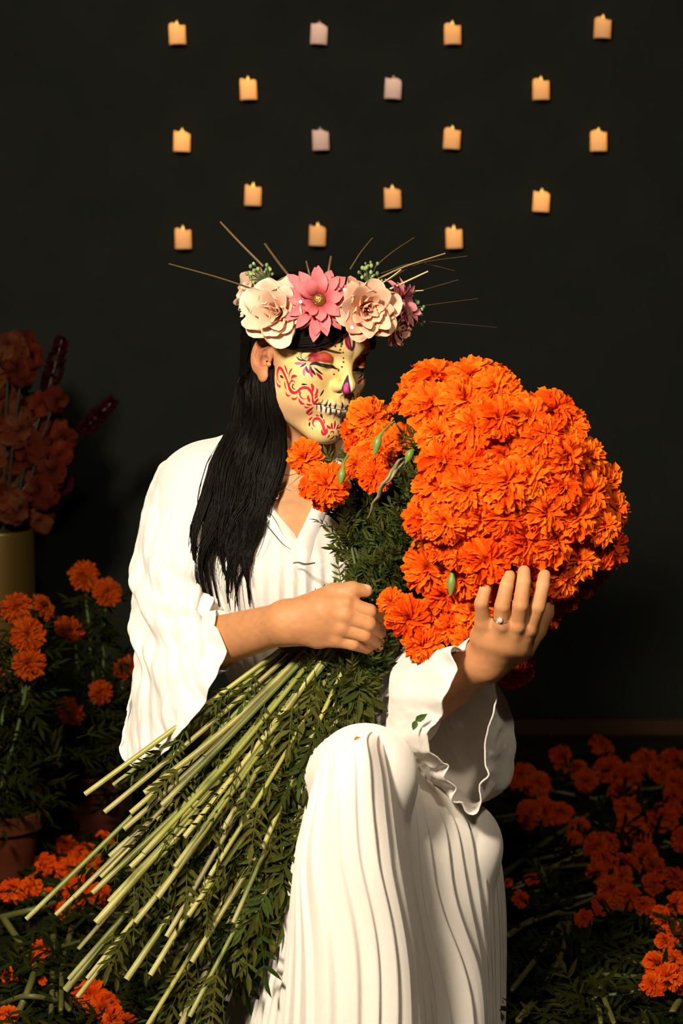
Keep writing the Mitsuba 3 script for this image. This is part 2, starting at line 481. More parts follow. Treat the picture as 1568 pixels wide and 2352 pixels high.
def head_sdf(q):
    """In head axes, metres; symmetric."""
    s = q.copy()
    s[:, 0] = np.abs(s[:, 0])
    d = s_ell(s, (0, -.012, .046), (.073, .094, .080))
    d = smin(d, s_ell(s, (0, .020, .040), (.062, .066, .062)), .02)            # forehead
    d = smin(d, s_ell(s, (0, .022, -.022), (.056, .056, .062)), .02)          # middle of the face
    d = smin(d, s_cap(s, (.047, .000, -.040), (.012, .064, -.076), .017, .015), .022)   # jaw
    d = smin(d, s_cap(s, (0, .020, -.06), (0, .060, -.074), .020, .018), .02)
    d = smin(d, s_ell(s, (0, .0715, -.0765), (.020, .0165, .0160)), .012)       # chin
    d = smin(d, s_ell(s, (.041, .050, -.006), (.023, .024, .018)), .018)      # cheekbone
    d = smin(d, s_ell(s, (.034, .050, -.034), (.024, .026, .026)), .018)      # cheek
    d = smin(d, s_cap(s, (.008, .0775, .038), (.040, .060, .040), .010, .010), .012)    # brow
    d = smax(d, -s_ell(s, (.031, .0885, .0225), (.0175, .017, .0115)), .012)       # socket
    lid = s_sph(s, (.0315, .0655, .0205), .0150)
    d = smin(d, lid, .004)
    d = smin(d, s_cap(s, (.017, .0735, .0135), (.046, .0595, .0145), .0035), .007)      # lower lid
    # nose
    d = smin(d, s_cap(s, (0, .0775, .026), (0, .0930, -.003), .0065, .0075), .009)
    d = smin(d, s_sph(s, (0, .0945, -.0075), .0098), .006)
    d = smin(d, s_ell(s, (.0120, .0840, -.0108), (.0070, .0105, .0072)), .005)
    d = smin(d, s_cap(s, (0, .090, -.014), (0, .080, -.022), .0050, .0045), .005)
    d = smax(d, -s_cap(s, (.0062, .0900, -.0212), (.0075, .0825, -.0135), .0030, .0032), .002)
    # mouth
    d = smin(d, s_ell(s, (0, .062, -.038), (.028, .0265, .020)), .014)
    d = smin(d, s_chain(s, [(0, .0865, -.0342), (.012, .0845, -.0350), (.025, .0735, -.0385)], [.0046, .0042, .0020], .003), .005)
    d = smin(d, s_chain(s, [(0, .0850, -.0450), (.011, .0830, -.0445), (.024, .0730, -.0410)], [.0052, .0046, .0020], .003), .005)
    d = smax(d, -s_chain(s, [(0, .0935, -.0396), (.012, .0910, -.0396), (.026, .0780, -.0402)], [.0019, .0018, .0010], .002), .002)
    d = smax(d, -s_cap(s, (0, .0905, -.0240), (0, .0925, -.0300), .0022), .005)
    d = smax(d, -s_cap(s, (0, .0900, -.0555), (.010, .0885, -.0550), .0035), .008)
    # ear
    t = rot([0, 0, 1], 20)
    e = s_ell(s, (.0735, -.009, .004), (.0062, .0165, .0270), t)
    e = smin(e, s_ell(s, (.0710, .000, -.022), (.0052, .0085, .0095)), .006)
    e = smax(e, -s_ell(s, (.0795, -.006, .007), (.0060, .0100, .0185), t), .002)
    e = smin(e, s_chain(s, [(.0745, .001, .018), (.0755, -.009, .012), (.0745, -.010, -.004), (.0730, -.003, -.013)], [.0020, .0024, .0024, .0020], .002), .002)   # inner fold
    e = smax(e, -s_ell(s, (.0770, -.001, -.002), (.0105, .0072, .0085), t), .002)
    e = smin(e, s_sph(s, (.0735, .0085, -.004), .0038), .003)                            # tragus
    d = smin(d, e, .005)
    return d


# joints in the world
NECK_TOP = from_head([0, -.018, -.045])
NECK = W(652, 1075, 2.875)
CHEST = W(680, 1250, 2.86)
WAIST = W(775, 1560, 2.90)
HIP = W(790, 1800, 2.97)
R_SHO, L_SHO = W(448, 1128, 2.85), W(890, 1165, 2.94)
R_ELB, L_ELB = W(396, 1502, 2.745), W(925, 1640, 2.69)
R_WRI, L_WRI = W(655, 1430, 2.575), W(1112, 1517, 2.505)
R_HIP, L_HIP = W(705, 1850, 2.96), W(885, 1855, 3.0)
R_KNEE, L_KNEE = W(838, 1785, 2.47), W(1040, 1945, 2.64)
R_ANK, L_ANK = W(800, 2590, 2.52), W(1010, 2560, 2.66)


def core_sdf(p):
    """Neck, chest, torso, upper arms and legs."""
    d = s_cap(p, NECK_TOP, NECK, .050, .056)
    mid = (R_SHO + L_SHO) / 2
    d = smin(d, s_cap(p, R_SHO + [.03, .0, .012], L_SHO + [-.03, 0, .012], .052), .05)
    Rt = np.stack([unit(L_SHO - R_SHO), unit(np.cross([0, 0, 1.0], L_SHO - R_SHO)), [0, 0, 1.0]], 1)
    d = smin(d, s_ell(p, CHEST, (.150, .098, .165), Rt), .05)
    for sx in (-1, 1):
        d = smin(d, s_sph(p, CHEST + Rt @ [sx * .072, -.062, -.035], .058), .03)
    d = smin(d, s_cap(p, CHEST - [0, 0, .08], WAIST, .115, .105), .05)
    d = smin(d, s_cap(p, WAIST, HIP, .105, .14), .05)
    # collarbones
    nf = NECK + Rt @ [0, -.048, -.012]
    for e in (R_SHO, L_SHO):
        d = smin(d, s_cap(p, nf + unit(e - nf) * .012 + [0, 0, -.006], nf + (e - nf) * .75 + [0, -.012, .014], .0095, .008), .016)
    d = smin(d, s_cap(p, R_SHO, R_ELB, .047, .038), .03)
    d = smin(d, s_cap(p, L_SHO, L_ELB, .050, .041), .03)
    for a, b, c in ((R_HIP, R_KNEE, R_ANK), (L_HIP, L_KNEE, L_ANK)):
        d = smin(d, s_cap(p, a, b, .076, .052), .03)
        d = smin(d, s_cap(p, b, c, .050, .034), .02)
        d = smin(d, s_cap(p, c, c + [0.02, -.12, -.045], .036, .028), .02)
    return d


def skin_sdf(p):
    return smin(head_sdf(to_head(p)), core_sdf(p), .016)


def hand_sdf(p, wrist, palm, fingers, thumb, arm):
    """palm: [(centre points of capsules, radius)...]; fingers: joints and radii."""
    d = s_cap(p, arm, wrist, .040, .0265)
    m = None
    for pts, rad in palm:
        c = s_chain(p, pts, rad, .006)
        m = c if m is None else smin(m, c, .010)
    d = smin(d, m, .014)
    fd = None
    for pts, rad in fingers:
        c = s_chain(p, pts, rad, .0012)
        fd = c if fd is None else np.minimum(fd, c)
    d = smin(d, fd, .0045)
    return smin(d, s_chain(p, thumb[0], thumb[1], .004), .007)


P = lambda *a: [W(*x) for x in a]
R_HAND = dict(
    arm=R_ELB, wrist=R_WRI,
    palm=[(P((660, 1418, 2.575), (740, 1392, 2.560), (793, 1388, 2.556)), [.021, .0165, .0115]),
          (P((660, 1426, 2.572), (740, 1412, 2.555), (791, 1415, 2.551)), [.022, .0170, .0115]),
          (P((660, 1436, 2.574), (735, 1438, 2.558), (781, 1443, 2.553)), [.021, .0165, .0112]),
          (P((662, 1446, 2.580), (730, 1462, 2.566), (770, 1468, 2.560)), [.019, .0150, .0108]),
          (P((672, 1422, 2.585), (735, 1388, 2.585)), [.018, .0155])],
    fingers=[(P((793, 1387, 2.556), (848, 1404, 2.556), (876, 1424, 2.584), (884, 1436, 2.600)), [.0108, .0098, .0086, .0078]),
             (P((791, 1414, 2.551), (846, 1433, 2.552), (872, 1453, 2.584), (877, 1464, 2.602)), [.0108, .0100, .0088, .0080]),
             (P((781, 1442, 2.553), (836, 1458, 2.554), (862, 1474, 2.584), (868, 1484, 2.602)), [.0106, .0096, .0086, .0078]),
             (P((769, 1468, 2.560), (810, 1479, 2.558), (840, 1488, 2.582), (848, 1494, 2.598)), [.0100, .0086, .0076, .0070])],
    thumb=(P((700, 1396, 2.580), (764, 1362, 2.570), (808, 1355, 2.566), (840, 1358, 2.572)), [.0165, .0125, .0108, .0092]))
L_HAND = dict(
    arm=L_ELB, wrist=L_WRI,
    palm=[(P((1108, 1508, 2.502), (1108, 1462, 2.477), (1110, 1432, 2.462)), [.020, .0150, .0108]),
          (P((1112, 1516, 2.500), (1138, 1470, 2.468), (1152, 1436, 2.452)), [.022, .0165, .0115]),
          (P((1116, 1520, 2.502), (1166, 1476, 2.468), (1187, 1438, 2.452)), [.022, .0165, .0115]),
          (P((1120, 1522, 2.510), (1188, 1482, 2.478), (1214, 1446, 2.462)), [.021, .0165, .0112]),
          (P((1125, 1522, 2.514), (1195, 1490, 2.492)), [.020, .0160])],
    fingers=[(P((1110, 1430, 2.462), (1105, 1386, 2.446), (1114, 1354, 2.454), (1121, 1339, 2.464)), [.0100, .0088, .0078, .0070]),
             (P((1152, 1434, 2.452), (1153, 1392, 2.438), (1163, 1346, 2.440), (1169, 1323, 2.452)), [.0108, .0098, .0087, .0078]),
             (P((1188, 1436, 2.452), (1195, 1390, 2.436), (1202, 1338, 2.438), (1203, 1313, 2.450)), [.0108, .0100, .0088, .0080]),
             (P((1214, 1444, 2.462), (1234, 1394, 2.447), (1246, 1346, 2.452), (1250, 1322, 2.464)), [.0106, .0098, .0087, .0078])],
    thumb=(P((1200, 1488, 2.502), (1232, 1448, 2.504), (1252, 1408, 2.508), (1258, 1380, 2.512)), [.0160, .0120, .0105, .0090]))


def bump_knuckles(d, p, spots, r=.006, k=.008):
    for s in spots:
        d = smin(d, s_sph(p, s, r), k)
    return d


def right_hand(p):
    d = hand_sdf(p, **R_HAND)
    return bump_knuckles(d, p, P((797, 1383, 2.5475), (795, 1413, 2.5430), (785, 1442, 2.5450), (772, 1468, 2.5520)),   .0040)


def left_hand(p):
    d = hand_sdf(p, **L_HAND)
    return bump_knuckles(d, p, P((1152, 1437, 2.4435), (1189, 1440, 2.4435), (1215, 1447, 2.4535)),   .0038)


def around(pts, m):
    pts = np.asarray(pts)
    return pts.min(0) - m, pts.max(0) + m


pieces = []
lo, hi = around([from_head([x, y, z]) for x in (-.085, .085) for y in (-.105, .112) for z in (-.10, .128)], .006)
lo[2] = W(690, 1300, 2.75)[2]
hi[1] = max(hi[1], NECK[1] + .07)
lo[0], hi[0] = min(lo[0], W(560, 1100, 2.85)[0]), max(hi[0], W(800, 1100, 2.85)[0])
HV, HF = sdf_mesh(skin_sdf, lo, hi, .00125)
pieces.append(relax(HV, HF, 2))
for fn, D in ((right_hand, R_HAND), (left_hand, L_HAND)):
    pts = [D['arm'], D['wrist']] + [x for a in D['palm'] + D['fingers'] + [D['thumb']] for x in a[0]]
    lo, hi = around(pts, .05)
    pieces.append(relax(*sdf_mesh(fn, lo, hi, .0019), 3))


def low_sdf(p):
    # the coarse rest of the body lies a little inside the fine pieces where they overlap
    return core_sdf(p) + np.where(p[:, 2] > W(690, 1290, 2.75)[2], .003, 0.0)


lo, hi = around([R_SHO, L_SHO, NECK_TOP, R_ELB, L_ELB, R_HIP, L_HIP, R_KNEE, L_KNEE, R_ANK, L_ANK], .16)
lo[2] = -.005
pieces.append(relax(*sdf_mesh(low_sdf, lo, hi, .0065), 3))


def open_fans(V, Fc):
    """Where more than two triangles share an edge, each fan of triangles gets vertices of its own."""
    e = np.sort(np.stack([Fc, np.roll(Fc, -1, 1)], -1), -1)
    u, inv, cnt = np.unique(e.reshape(-1, 2), axis=0, return_inverse=True, return_counts=True)
    inv = inv.reshape(-1, 3)
    bad = np.unique(u[cnt > 2])
    Fc, V = Fc.copy(), list(V)
    for b in bad:
        left = list(np.nonzero((Fc == b).any(1))[0])
        first = True
        while left:
            fan, todo = [], [left.pop()]
            while todo:
                t = todo.pop()
                fan.append(t)
                mine = {inv[t, k] for k in range(3) if cnt[inv[t, k]] == 2 and b in u[inv[t, k]]}
                for o in [o for o in left if mine & set(inv[o])]:
                    left.remove(o)
                    todo.append(o)
            if not first:
                V.append(V[b])
                for t in fan:
                    Fc[t][Fc[t] == b] = len(V) - 1
            first = False
    return np.array(V), Fc


def to_manifold(v, f):
    return manifold3d.Manifold(manifold3d.Mesh(np.ascontiguousarray(v, np.float32), np.ascontiguousarray(f, np.uint32)))


try:
    ms = [to_manifold(*x) for x in pieces]
    ms = [m if m.status() == manifold3d.Error.NoError else to_manifold(*open_fans(*x)) for m, x in zip(ms, pieces)]
    if any(m.status() != manifold3d.Error.NoError or m.is_empty() for m in ms):
        raise ValueError([str(m.status()) for m in ms])
    whole = ms[0]
    for m in ms[1:]:
        whole = whole + m
    whole = whole.to_mesh()
    BV, BF = np.array(whole.vert_properties[:, :3], float), np.array(whole.tri_verts)
except Exception as e:
    print('body joined without booleans:', e)
    BV, BF = join(pieces)
BM = trimesh.Trimesh(BV, BF, process=False)
# finer triangles on the painted face
for rep in range(1):
    q = to_head(BM.triangles_center)
    fine = (q[:, 1] > .0) & (q[:, 2] > -.105) & (q[:, 2] < .075) & (np.abs(q[:, 0]) < .08)
    vv, ff = trimesh.remesh.subdivide(BM.vertices, BM.faces, face_index=np.nonzero(fine)[0])
    BM = trimesh.Trimesh(vv, ff, process=False)
BV, BF = np.array(BM.vertices), np.array(BM.faces)


NAILS = [(W(1121, 1346, 2.462) , 0, .003), (W(1168, 1331, 2.450), 0, .003), (W(1203, 1321, 2.448), 0, .003), (W(1249, 1330, 2.462), 0, .003), (W(842, 1352, 2.570), 0, -.002)]


# ---- skin colour and the face paint, in head axes
def skin_colour(p):
    n = vfbm(p * 60, 3)[:, None]
    c = np.array([.50, .255, .115]) * (0.90 + .2 * n)
    q = to_head(p)
    blotch = vfbm(p * 160 + 9, 3)[:, None]
    hands = sstep(0, .02, -(p[:, 2:] - W(0, 1290, 2.6)[2]))
    c = c * (1 - hands) + hands * np.array([.44, .20, .085]) * (.86 + .28 * blotch)
    ear = np.exp(-(((np.abs(q[:, 0]) - .076) / .010) ** 2 + ((q[:, 1] + .008) / .022) ** 2 + (q[:, 2] / .035) ** 2))[:, None]
    c = c * (1 - .8 * ear) + .8 * ear * np.array([.30, .085, .045])
    # finger nails
    for tip, back, dy in NAILS:
        d = np.linalg.norm((p - tip) / [1, 1, 1.25], axis=1)
        k = (sstep(.0066, .0050, d) * sstep(.001, -.001, p[:, 1] - tip[1] + dy))[:, None]
        c = c * (1 - k) + k * np.array([.62, .36, .24])
    # yellow-white greasepaint over the face
    upper = p[:, 2] > W(0, 1150, 2.75)[2]
    face = upper * sstep(-.012, .012, q[:, 1] - .018 - .25 * np.maximum(0, -q[:, 2] - .03)) * sstep(-.102, -.078, q[:, 2] + .35 * (q[:, 1] - .06)) * (np.abs(q[:, 0]) < .078) * (q[:, 2] > -.11)
    face = face[:, None]
    paint = np.array([.62, .46, .185]) * (.95 + .1 * n)
    jawblush = np.exp(-(((q[:, 2] + .060) / .022) ** 2 + ((np.abs(q[:, 0]) - .052) / .02) ** 2))[:, None]
    paint = paint * (1 - .5 * jawblush) + .5 * jawblush * np.array([.50, .20, .15])
    return c * (1 - face) + paint * face


# brush strokes in head axes: colour, softness, mirrored or not, then x, y, z and half width of each point in millimetres
STROKES = [
    ('lidm',2.2,1,[51.0,62.2,17.6,3.17,49.4,62.8,22.5,4.08,48.1,66.6,27.3,3.62]),
    ('lid',2.4,1,[48.2,65.7,18.2,3.17,45.8,70.1,21.9,4.98,42.9,74.0,24.9,6.34,38.4,77.7,25.8,7.25,32.4,79.6,25.3,5.89,25.6,79.0,23.4,3.62]),
    ('lido',2.2,1,[38.3,75.9,29.0,2.72,35.1,78.6,26.7,4.08,29.2,79.7,24.7,3.17]),
    ('brow',0.9,1,[44.7,72.6,35.1,1.81,39.9,75.4,35.7,1.63,34.3,77.5,35.5,1.81,27.4,79.7,34.8,2.04,21.6,83.0,34.7,1.81,18.9,85.3,35.3,0.63]),
    ('ink',0.6,1,[50.4,64.9,11.4,1.09,47.7,66.7,13.7,1.9,44.9,70.2,14.8,2.35,41.7,74.4,14.2,2.49,35.9,78.3,14.1,2.99,27.6,78.3,13.6,3.08,21.7,78.0,13.9,2.17,17.7,79.5,12.5,1.18,11.4,81.9,11.6,0.36]),
    ('teal',0.35,1,[40.2,75.5,13.9,0.72,37.5,77.4,13.7,0.63]),  # glint of the nearly closed eye, painted into the skin colour
    ('teal',0.5,1,[32.3,77.3,11.3,0.72,28.0,77.4,11.4,1.09,24.8,77.7,12.5,0.63]),
    ('ink',0.35,1,[59.9,44.6,16.7,0.36,58.5,48.9,14.1,1.0,56.8,53.3,13.8,1.13,53.8,58.6,14.9,0.36]),
    ('pink',0.35,1,[61.4,46.7,7.8,1.0,60.4,50.1,8.5,2.17,58.6,54.0,9.6,1.72,55.1,58.2,12.1,0.45]),
    ('purple',0.35,1,[60.1,56.8,5.1,0.45,57.8,57.9,7.6,1.45,55.8,59.1,9.9,1.27,54.1,59.9,12.1,0.54]),
    ('pink',0.35,1,[58.1,66.1,-4.2,0.68,58.5,64.3,-0.6,1.9,57.7,62.8,3.3,1.45,56.2,62.0,6.5,0.36]),
    ('purple',0.35,1,[54.0,68.4,0.8,0.82,55.2,65.8,3.3,1.72,55.2,63.5,6.0,1.13,54.8,61.9,8.4,0.36]),
    ('mag',0.35,1,[49.2,73.0,-4.1,0.68,51.0,70.9,-0.1,1.9,52.0,68.3,3.7,1.72,51.2,65.2,9.1,0.63]),
    ('ink',0.35,1,[45.8,73.4,-0.3,0.82,48.4,71.2,2.9,1.81,50.1,68.8,5.4,1.13,50.2,66.4,8.5,0.54]),
    ('red2',0.35,1,[34.6,76.4,-4.9,1.27,38.0,75.7,-2.1,2.17,41.5,74.7,0.2,1.72,44.1,73.1,2.3,0.54]),
    ('ink',0.35,1,[34.0,75.6,1.5,0.45,39.5,74.0,3.9,1.36,43.3,71.9,6.3,1.36,46.5,69.2,8.6,0.36]),
    ('red',0.35,1,[58.6,23.9,-25.3,0.36,58.7,19.2,-23.7,0.45,58.9,15.7,-19.9,0.72,58.6,13.3,-14.9,1.27,58.9,13.9,-9.1,2.04,59.7,17.3,-6.0,2.04,60.2,22.4,-7.1,2.17,60.9,28.7,-10.7,2.26,61.7,34.4,-14.4,2.04,61.9,38.7,-18.0,1.72,61.6,42.7,-22.6,2.04,61.2,45.6,-26.5,2.26,60.5,49.6,-30.0,2.49,59.6,54.5,-31.3,2.17,58.5,58.9,-29.3,1.81,57.7,61.6,-25.8,1.72,56.7,64.3,-22.4,1.9,54.3,67.7,-20.2,2.04,51.0,70.9,-20.3,2.04,47.7,72.9,-22.6,2.04,44.9,74.5,-26.2,1.72,43.2,75.3,-30.9,1.09,41.6,75.6,-35.4,1.27,38.1,76.1,-38.8,2.04,34.9,76.8,-39.3,1.58,32.5,77.7,-39.2,0.68]),
    ('red',0.35,1,[59.4,13.9,-21.4,0.27,59.4,16.7,-26.3,0.54,59.3,20.5,-29.6,1.27,58.9,24.6,-30.4,1.72]),
    ('red',0.35,1,[61.9,27.2,-0.1,0.54,62.5,31.3,-2.7,1.58,63.2,35.3,-5.9,1.27,63.8,40.0,-9.4,0.36]),
    ('red',0.35,1,[64.2,45.6,-0.8,1.0,64.6,44.1,-4.3,1.58,64.4,42.9,-7.8,1.13,63.5,43.2,-13.7,0.23]),
    ('red',0.35,1,[63.6,48.4,-14.3,0.63,64.2,50.0,-10.6,1.72,64.1,53.3,-8.8,2.04,62.9,57.9,-7.6,0.36]),
    ('red',0.35,1,[61.5,55.6,-17.8,0.36,62.6,53.3,-15.7,0.82,63.0,49.1,-16.4,1.13,62.2,46.1,-20.3,1.0,61.5,44.8,-23.9,1.36]),
    ('red',0.35,1,[60.2,33.1,-21.7,0.63,60.3,35.0,-25.4,1.27,60.4,37.7,-28.5,0.91,60.4,39.8,-30.7,0.23]),
    ('red',0.35,1,[60.0,39.9,-34.4,0.45,59.8,42.0,-37.1,1.36,59.6,45.6,-37.8,1.27,59.7,50.0,-36.0,0.27]),
    ('red',0.35,1,[58.4,53.2,-39.7,1.27,57.6,56.5,-39.7,1.45,57.1,59.3,-37.5,1.0,57.0,60.8,-34.8,0.23]),
    ('red',0.35,1,[56.5,63.3,-28.5,1.58,56.0,63.8,-31.6,1.13,54.6,65.3,-34.4,0.91,52.6,67.6,-35.7,0.72,49.5,70.8,-34.9,0.27]),
    ('red',0.35,1,[55.6,62.9,-36.5,0.45,53.8,64.3,-40.2,1.58,51.4,66.6,-42.7,1.9,48.9,69.2,-42.5,0.54]),
    ('red',0.35,1,[48.6,72.1,-30.3,0.82,47.7,72.4,-33.4,1.72,46.1,73.3,-35.9,1.58,44.6,73.5,-38.5,0.54]),
    ('red',0.35,1,[48.2,73.3,-13.9,1.13,46.1,74.2,-17.0,2.04,44.9,74.5,-20.1,1.58,44.3,74.7,-22.8,0.82]),
    ('red',0.35,1,[39.2,76.5,-19.2,1.13,38.4,76.8,-22.7,1.72,39.4,76.7,-26.1,1.36,40.9,76.2,-28.2,0.36]),
    ('red',0.35,1,[37.1,77.3,-27.2,0.91,38.1,77.1,-29.7,1.58,39.4,76.5,-31.8,0.68,40.6,76.1,-32.9,0.23]),
    ('red2',0.35,1,[34.7,77.8,-32.5,1.0,36.0,77.3,-35.1,1.58,37.2,76.6,-37.2,0.68]),
    ('red2',0.35,1,[46.9,71.0,-41.9,0.45,44.3,72.5,-42.5,1.36,40.2,74.7,-41.9,0.36]),
    ('red',0.35,1,[47.0,69.1,-45.9,0.82,44.6,70.2,-47.1,1.36,41.6,72.6,-45.6,0.27]),
    ('red2',0.35,1,[36.9,74.7,-44.7,0.45,38.6,72.4,-48.7,2.04,39.6,69.3,-52.9,2.26,38.7,67.9,-55.6,1.36]),
    ('red',0.35,1,[34.7,72.4,-51.3,0.68,34.4,71.0,-54.0,1.58,35.9,68.6,-56.6,1.36]),
    ('ink',0.35,1,[58.4,19.7,-16.5,0.45,58.8,23.0,-16.7,1.58,59.8,29.0,-17.3,0.54]),
    ('ink',0.35,1,[61.6,53.5,-19.3,0.54,61.4,51.2,-22.7,0.91,60.6,52.7,-25.5,0.82,59.5,56.9,-26.4,0.23]),
    ('ink',0.35,1,[57.8,64.4,-16.9,0.45,56.3,66.6,-16.2,1.27,52.9,70.1,-15.4,0.23]),
    ('ink',0.35,1,[27.9,77.6,-19.5,0.68,30.2,78.1,-23.7,1.36,32.2,78.1,-27.6,0.45]),
    ('tooth',1.2,1,[29.4,78.2,-40.9,1.81,26.7,77.0,-48.1,1.81]),
    ('tooth',1.2,1,[23.6,80.6,-42.2,2.35,21.3,79.5,-48.5,2.26]),
    ('tooth',1.2,1,[18.1,84.5,-43.2,2.26,15.5,83.6,-48.9,2.04]),
    ('tooth',1.2,1,[12.0,88.8,-43.0,2.63,5.0,82.8,-51.7,2.04]),
    ('tooth',1.2,1,[3.2,90.0,-44.0,2.04,-3.1,84.1,-50.9,1.81]),
    ('tooth',1.2,1,[-4.1,89.8,-44.5,1.45,-10.7,83.8,-50.0,1.36]),
    ('tooth2',1.4,1,[26.9,79.9,-35.6,1.54,24.1,78.3,-40.1,1.81]),
    ('tooth2',1.4,1,[20.2,83.7,-34.1,1.36,18.7,82.8,-39.4,2.04]),
    ('tooth2',1.4,1,[15.7,88.1,-34.1,1.58,13.6,87.1,-38.9,2.04]),
    ('tooth2',1.4,1,[7.6,90.0,-34.4,2.26,5.9,89.3,-39.7,2.04]),
    ('ink2',0.35,1,[34.2,76.9,-39.9,0.91,30.7,78.3,-39.1,0.91,27.5,79.2,-39.7,0.54,22.0,80.4,-40.9,0.45,18.1,83.9,-41.5,0.41,11.4,88.3,-41.3,0.41,3.1,89.9,-42.2,0.41,-6.2,89.3,-41.7,0.41]),
    ('ink',0.35,1,[20.1,82.4,-30.7,0.27,21.6,83.1,-35.8,1.0,21.0,80.9,-39.6,1.72]),
    ('ink',0.35,1,[17.5,86.4,-34.6,0.68,17.1,85.1,-38.2,1.45,16.1,84.8,-40.4,1.13]),
    ('ink',0.35,1,[11.0,89.8,-34.7,0.68,10.4,89.0,-37.7,1.36,10.0,88.5,-40.6,1.13]),
    ('ink',0.35,1,[-0.0,89.6,-32.1,0.91,-1.1,90.9,-36.4,1.81,-1.9,89.8,-40.0,1.36]),
    ('ink',0.35,1,[27.3,79.8,-31.9,0.36,27.9,79.6,-35.7,0.54,29.5,78.7,-38.0,0.91]),
    ('ink',0.35,1,[31.8,78.4,-35.9,0.45,31.7,78.1,-38.3,0.68]),
    ('ink',0.35,1,[27.6,78.9,-40.6,1.36,25.7,78.8,-44.7,1.13,23.3,77.7,-50.0,0.54]),
    ('ink',0.35,1,[20.1,82.9,-42.3,1.0,19.4,82.5,-46.1,1.13,17.3,80.9,-50.2,0.45]),
    ('ink',0.35,1,[15.7,86.5,-42.5,1.13,14.9,86.8,-46.1,1.27,9.5,81.6,-52.3,0.54]),
    ('ink',0.35,1,[7.2,89.2,-43.5,1.0,5.2,88.1,-47.5,1.27,0.9,82.4,-53.5,0.68]),
    ('ink',0.35,1,[-0.2,90.4,-43.2,1.0,-3.5,88.1,-47.9,1.13,-11.4,80.6,-53.7,0.45]),
    ('ink',0.35,1,[32.9,76.9,-41.9,0.54,30.9,76.0,-46.8,0.45]),
    ('ink',0.35,1,[22.2,77.0,-52.5,0.68,20.1,76.7,-55.3,1.45,17.6,77.5,-58.7,0.36]),
    ('red2',0.35,1,[0.9,82.4,-53.5,0.63,1.5,81.9,-57.2,0.45]),
    ('red',0.35,1,[24.9,75.5,-71.9,0.27,26.4,72.5,-70.5,0.82,27.3,70.6,-67.3,1.13,26.8,71.0,-62.9,1.72,24.7,72.7,-60.4,2.04,21.6,74.9,-60.6,2.04,19.0,77.9,-63.4,2.04,17.8,81.3,-67.1,2.04,16.9,83.6,-71.1,2.04,14.7,85.5,-75.2,1.81,13.3,86.2,-77.7,1.13,16.0,84.6,-78.8,2.04,18.5,83.0,-76.1,1.36,18.9,82.4,-73.0,0.45]),
    ('red',0.35,1,[31.5,66.6,-65.3,0.54,31.1,68.0,-62.6,1.36,30.0,69.9,-59.4,0.54]),
    ('red',0.35,1,[27.3,73.2,-55.3,0.54,25.2,73.8,-55.9,1.27,22.5,75.1,-56.3,0.36]),
    ('red',0.35,1,[16.3,78.6,-60.2,0.91,15.7,80.2,-62.5,1.13,15.6,81.6,-65.0,0.36]),
    ('red',0.35,1,[27.6,70.8,-73.8,0.36,27.1,72.0,-74.9,0.63,26.4,73.5,-75.4,0.27]),
    ('red',0.35,1,[12.6,85.4,-69.9,0.54,13.0,86.1,-72.5,1.36,12.4,86.7,-76.1,1.27]),
    ('ink',0.35,1,[29.8,67.7,-67.7,0.63,29.8,67.4,-70.2,1.27,29.1,67.9,-72.8,0.54]),
    ('red2',0.35,0,[12.9,84.0,-66.5,0.63,10.7,85.7,-68.3,1.72,7.7,87.0,-69.6,0.91]),
    ('red2',0.35,0,[4.8,84.5,-63.5,1.13,5.7,86.2,-66.9,1.72,5.0,87.4,-69.4,0.91]),
    ('red2',0.35,0,[-1.8,82.8,-60.3,1.0,-0.5,85.2,-64.4,1.72,1.4,87.4,-68.7,0.91]),
    ('red2',0.35,0,[-7.5,84.5,-64.2,0.91,-5.2,86.7,-67.5,1.72,-3.0,87.8,-69.7,0.91]),
    ('red2',0.35,0,[-13.5,83.7,-66.5,0.91,-8.2,86.6,-68.8,1.36]),
    ('red2',0.35,0,[7.0,88.1,-75.4,0.63,5.8,88.3,-73.4,0.82,2.6,88.6,-73.6,0.82,2.0,88.8,-75.9,0.63]),
    ('red2',0.35,0,[-6.0,88.4,-75.1,0.63,-8.6,87.6,-72.8,0.82,-4.6,88.1,-71.9,0.54]),
    ('red2',0.35,0,[-0.6,88.4,-80.1,1.36,1.0,87.6,-82.8,1.58,4.0,86.6,-84.7,0.68]),
    ('red2',0.35,0,[7.9,87.7,-79.4,1.13,8.6,86.7,-82.5,0.91]),
    ('red2',0.35,0,[-4.2,88.4,-79.4,1.36,-7.8,87.3,-81.5,1.18]),
    ('green',1.2,0,[22.9,83.8,53.6,2.08,22.0,85.7,47.7,1.81]),
    ('wine',1.2,0,[14.4,85.4,58.5,3.17,13.5,87.0,52.5,4.53,11.3,89.3,46.7,3.85,7.6,90.7,43.2,2.26]),
    ('purple',1.0,0,[2.9,88.2,53.7,2.26,3.0,89.8,47.1,2.26,4.9,90.9,42.1,1.81]),
    ('pink2',1.0,0,[13.4,86.4,55.1,0.63,12.4,87.9,50.5,0.82,10.2,89.6,46.4,0.54]),
    ('ink',0.4,1,[25.8,83.6,49.6,1.13,25.7,83.7,49.5,1.13]),
    ('ink',0.4,1,[22.6,86.0,44.5,1.13,22.5,86.1,44.4,1.13]),
    ('ink',0.4,1,[29.7,82.7,42.8,1.13,29.6,82.8,42.7,1.13]),
    ('ink',0.4,1,[22.6,85.6,39.5,1.13,22.4,85.7,39.4,1.13]),
    ('ink',0.4,1,[17.2,87.0,36.4,1.13,17.1,87.1,36.3,1.13]),
    ('ink',0.4,1,[12.3,85.0,28.6,1.13,12.1,85.1,28.5,1.13]),
    ('ink',0.4,1,[10.2,84.6,23.3,1.13,10.1,84.7,23.2,1.13]),
    ('ink',0.4,1,[10.2,83.9,16.2,1.13,10.0,84.0,16.1,1.13]),
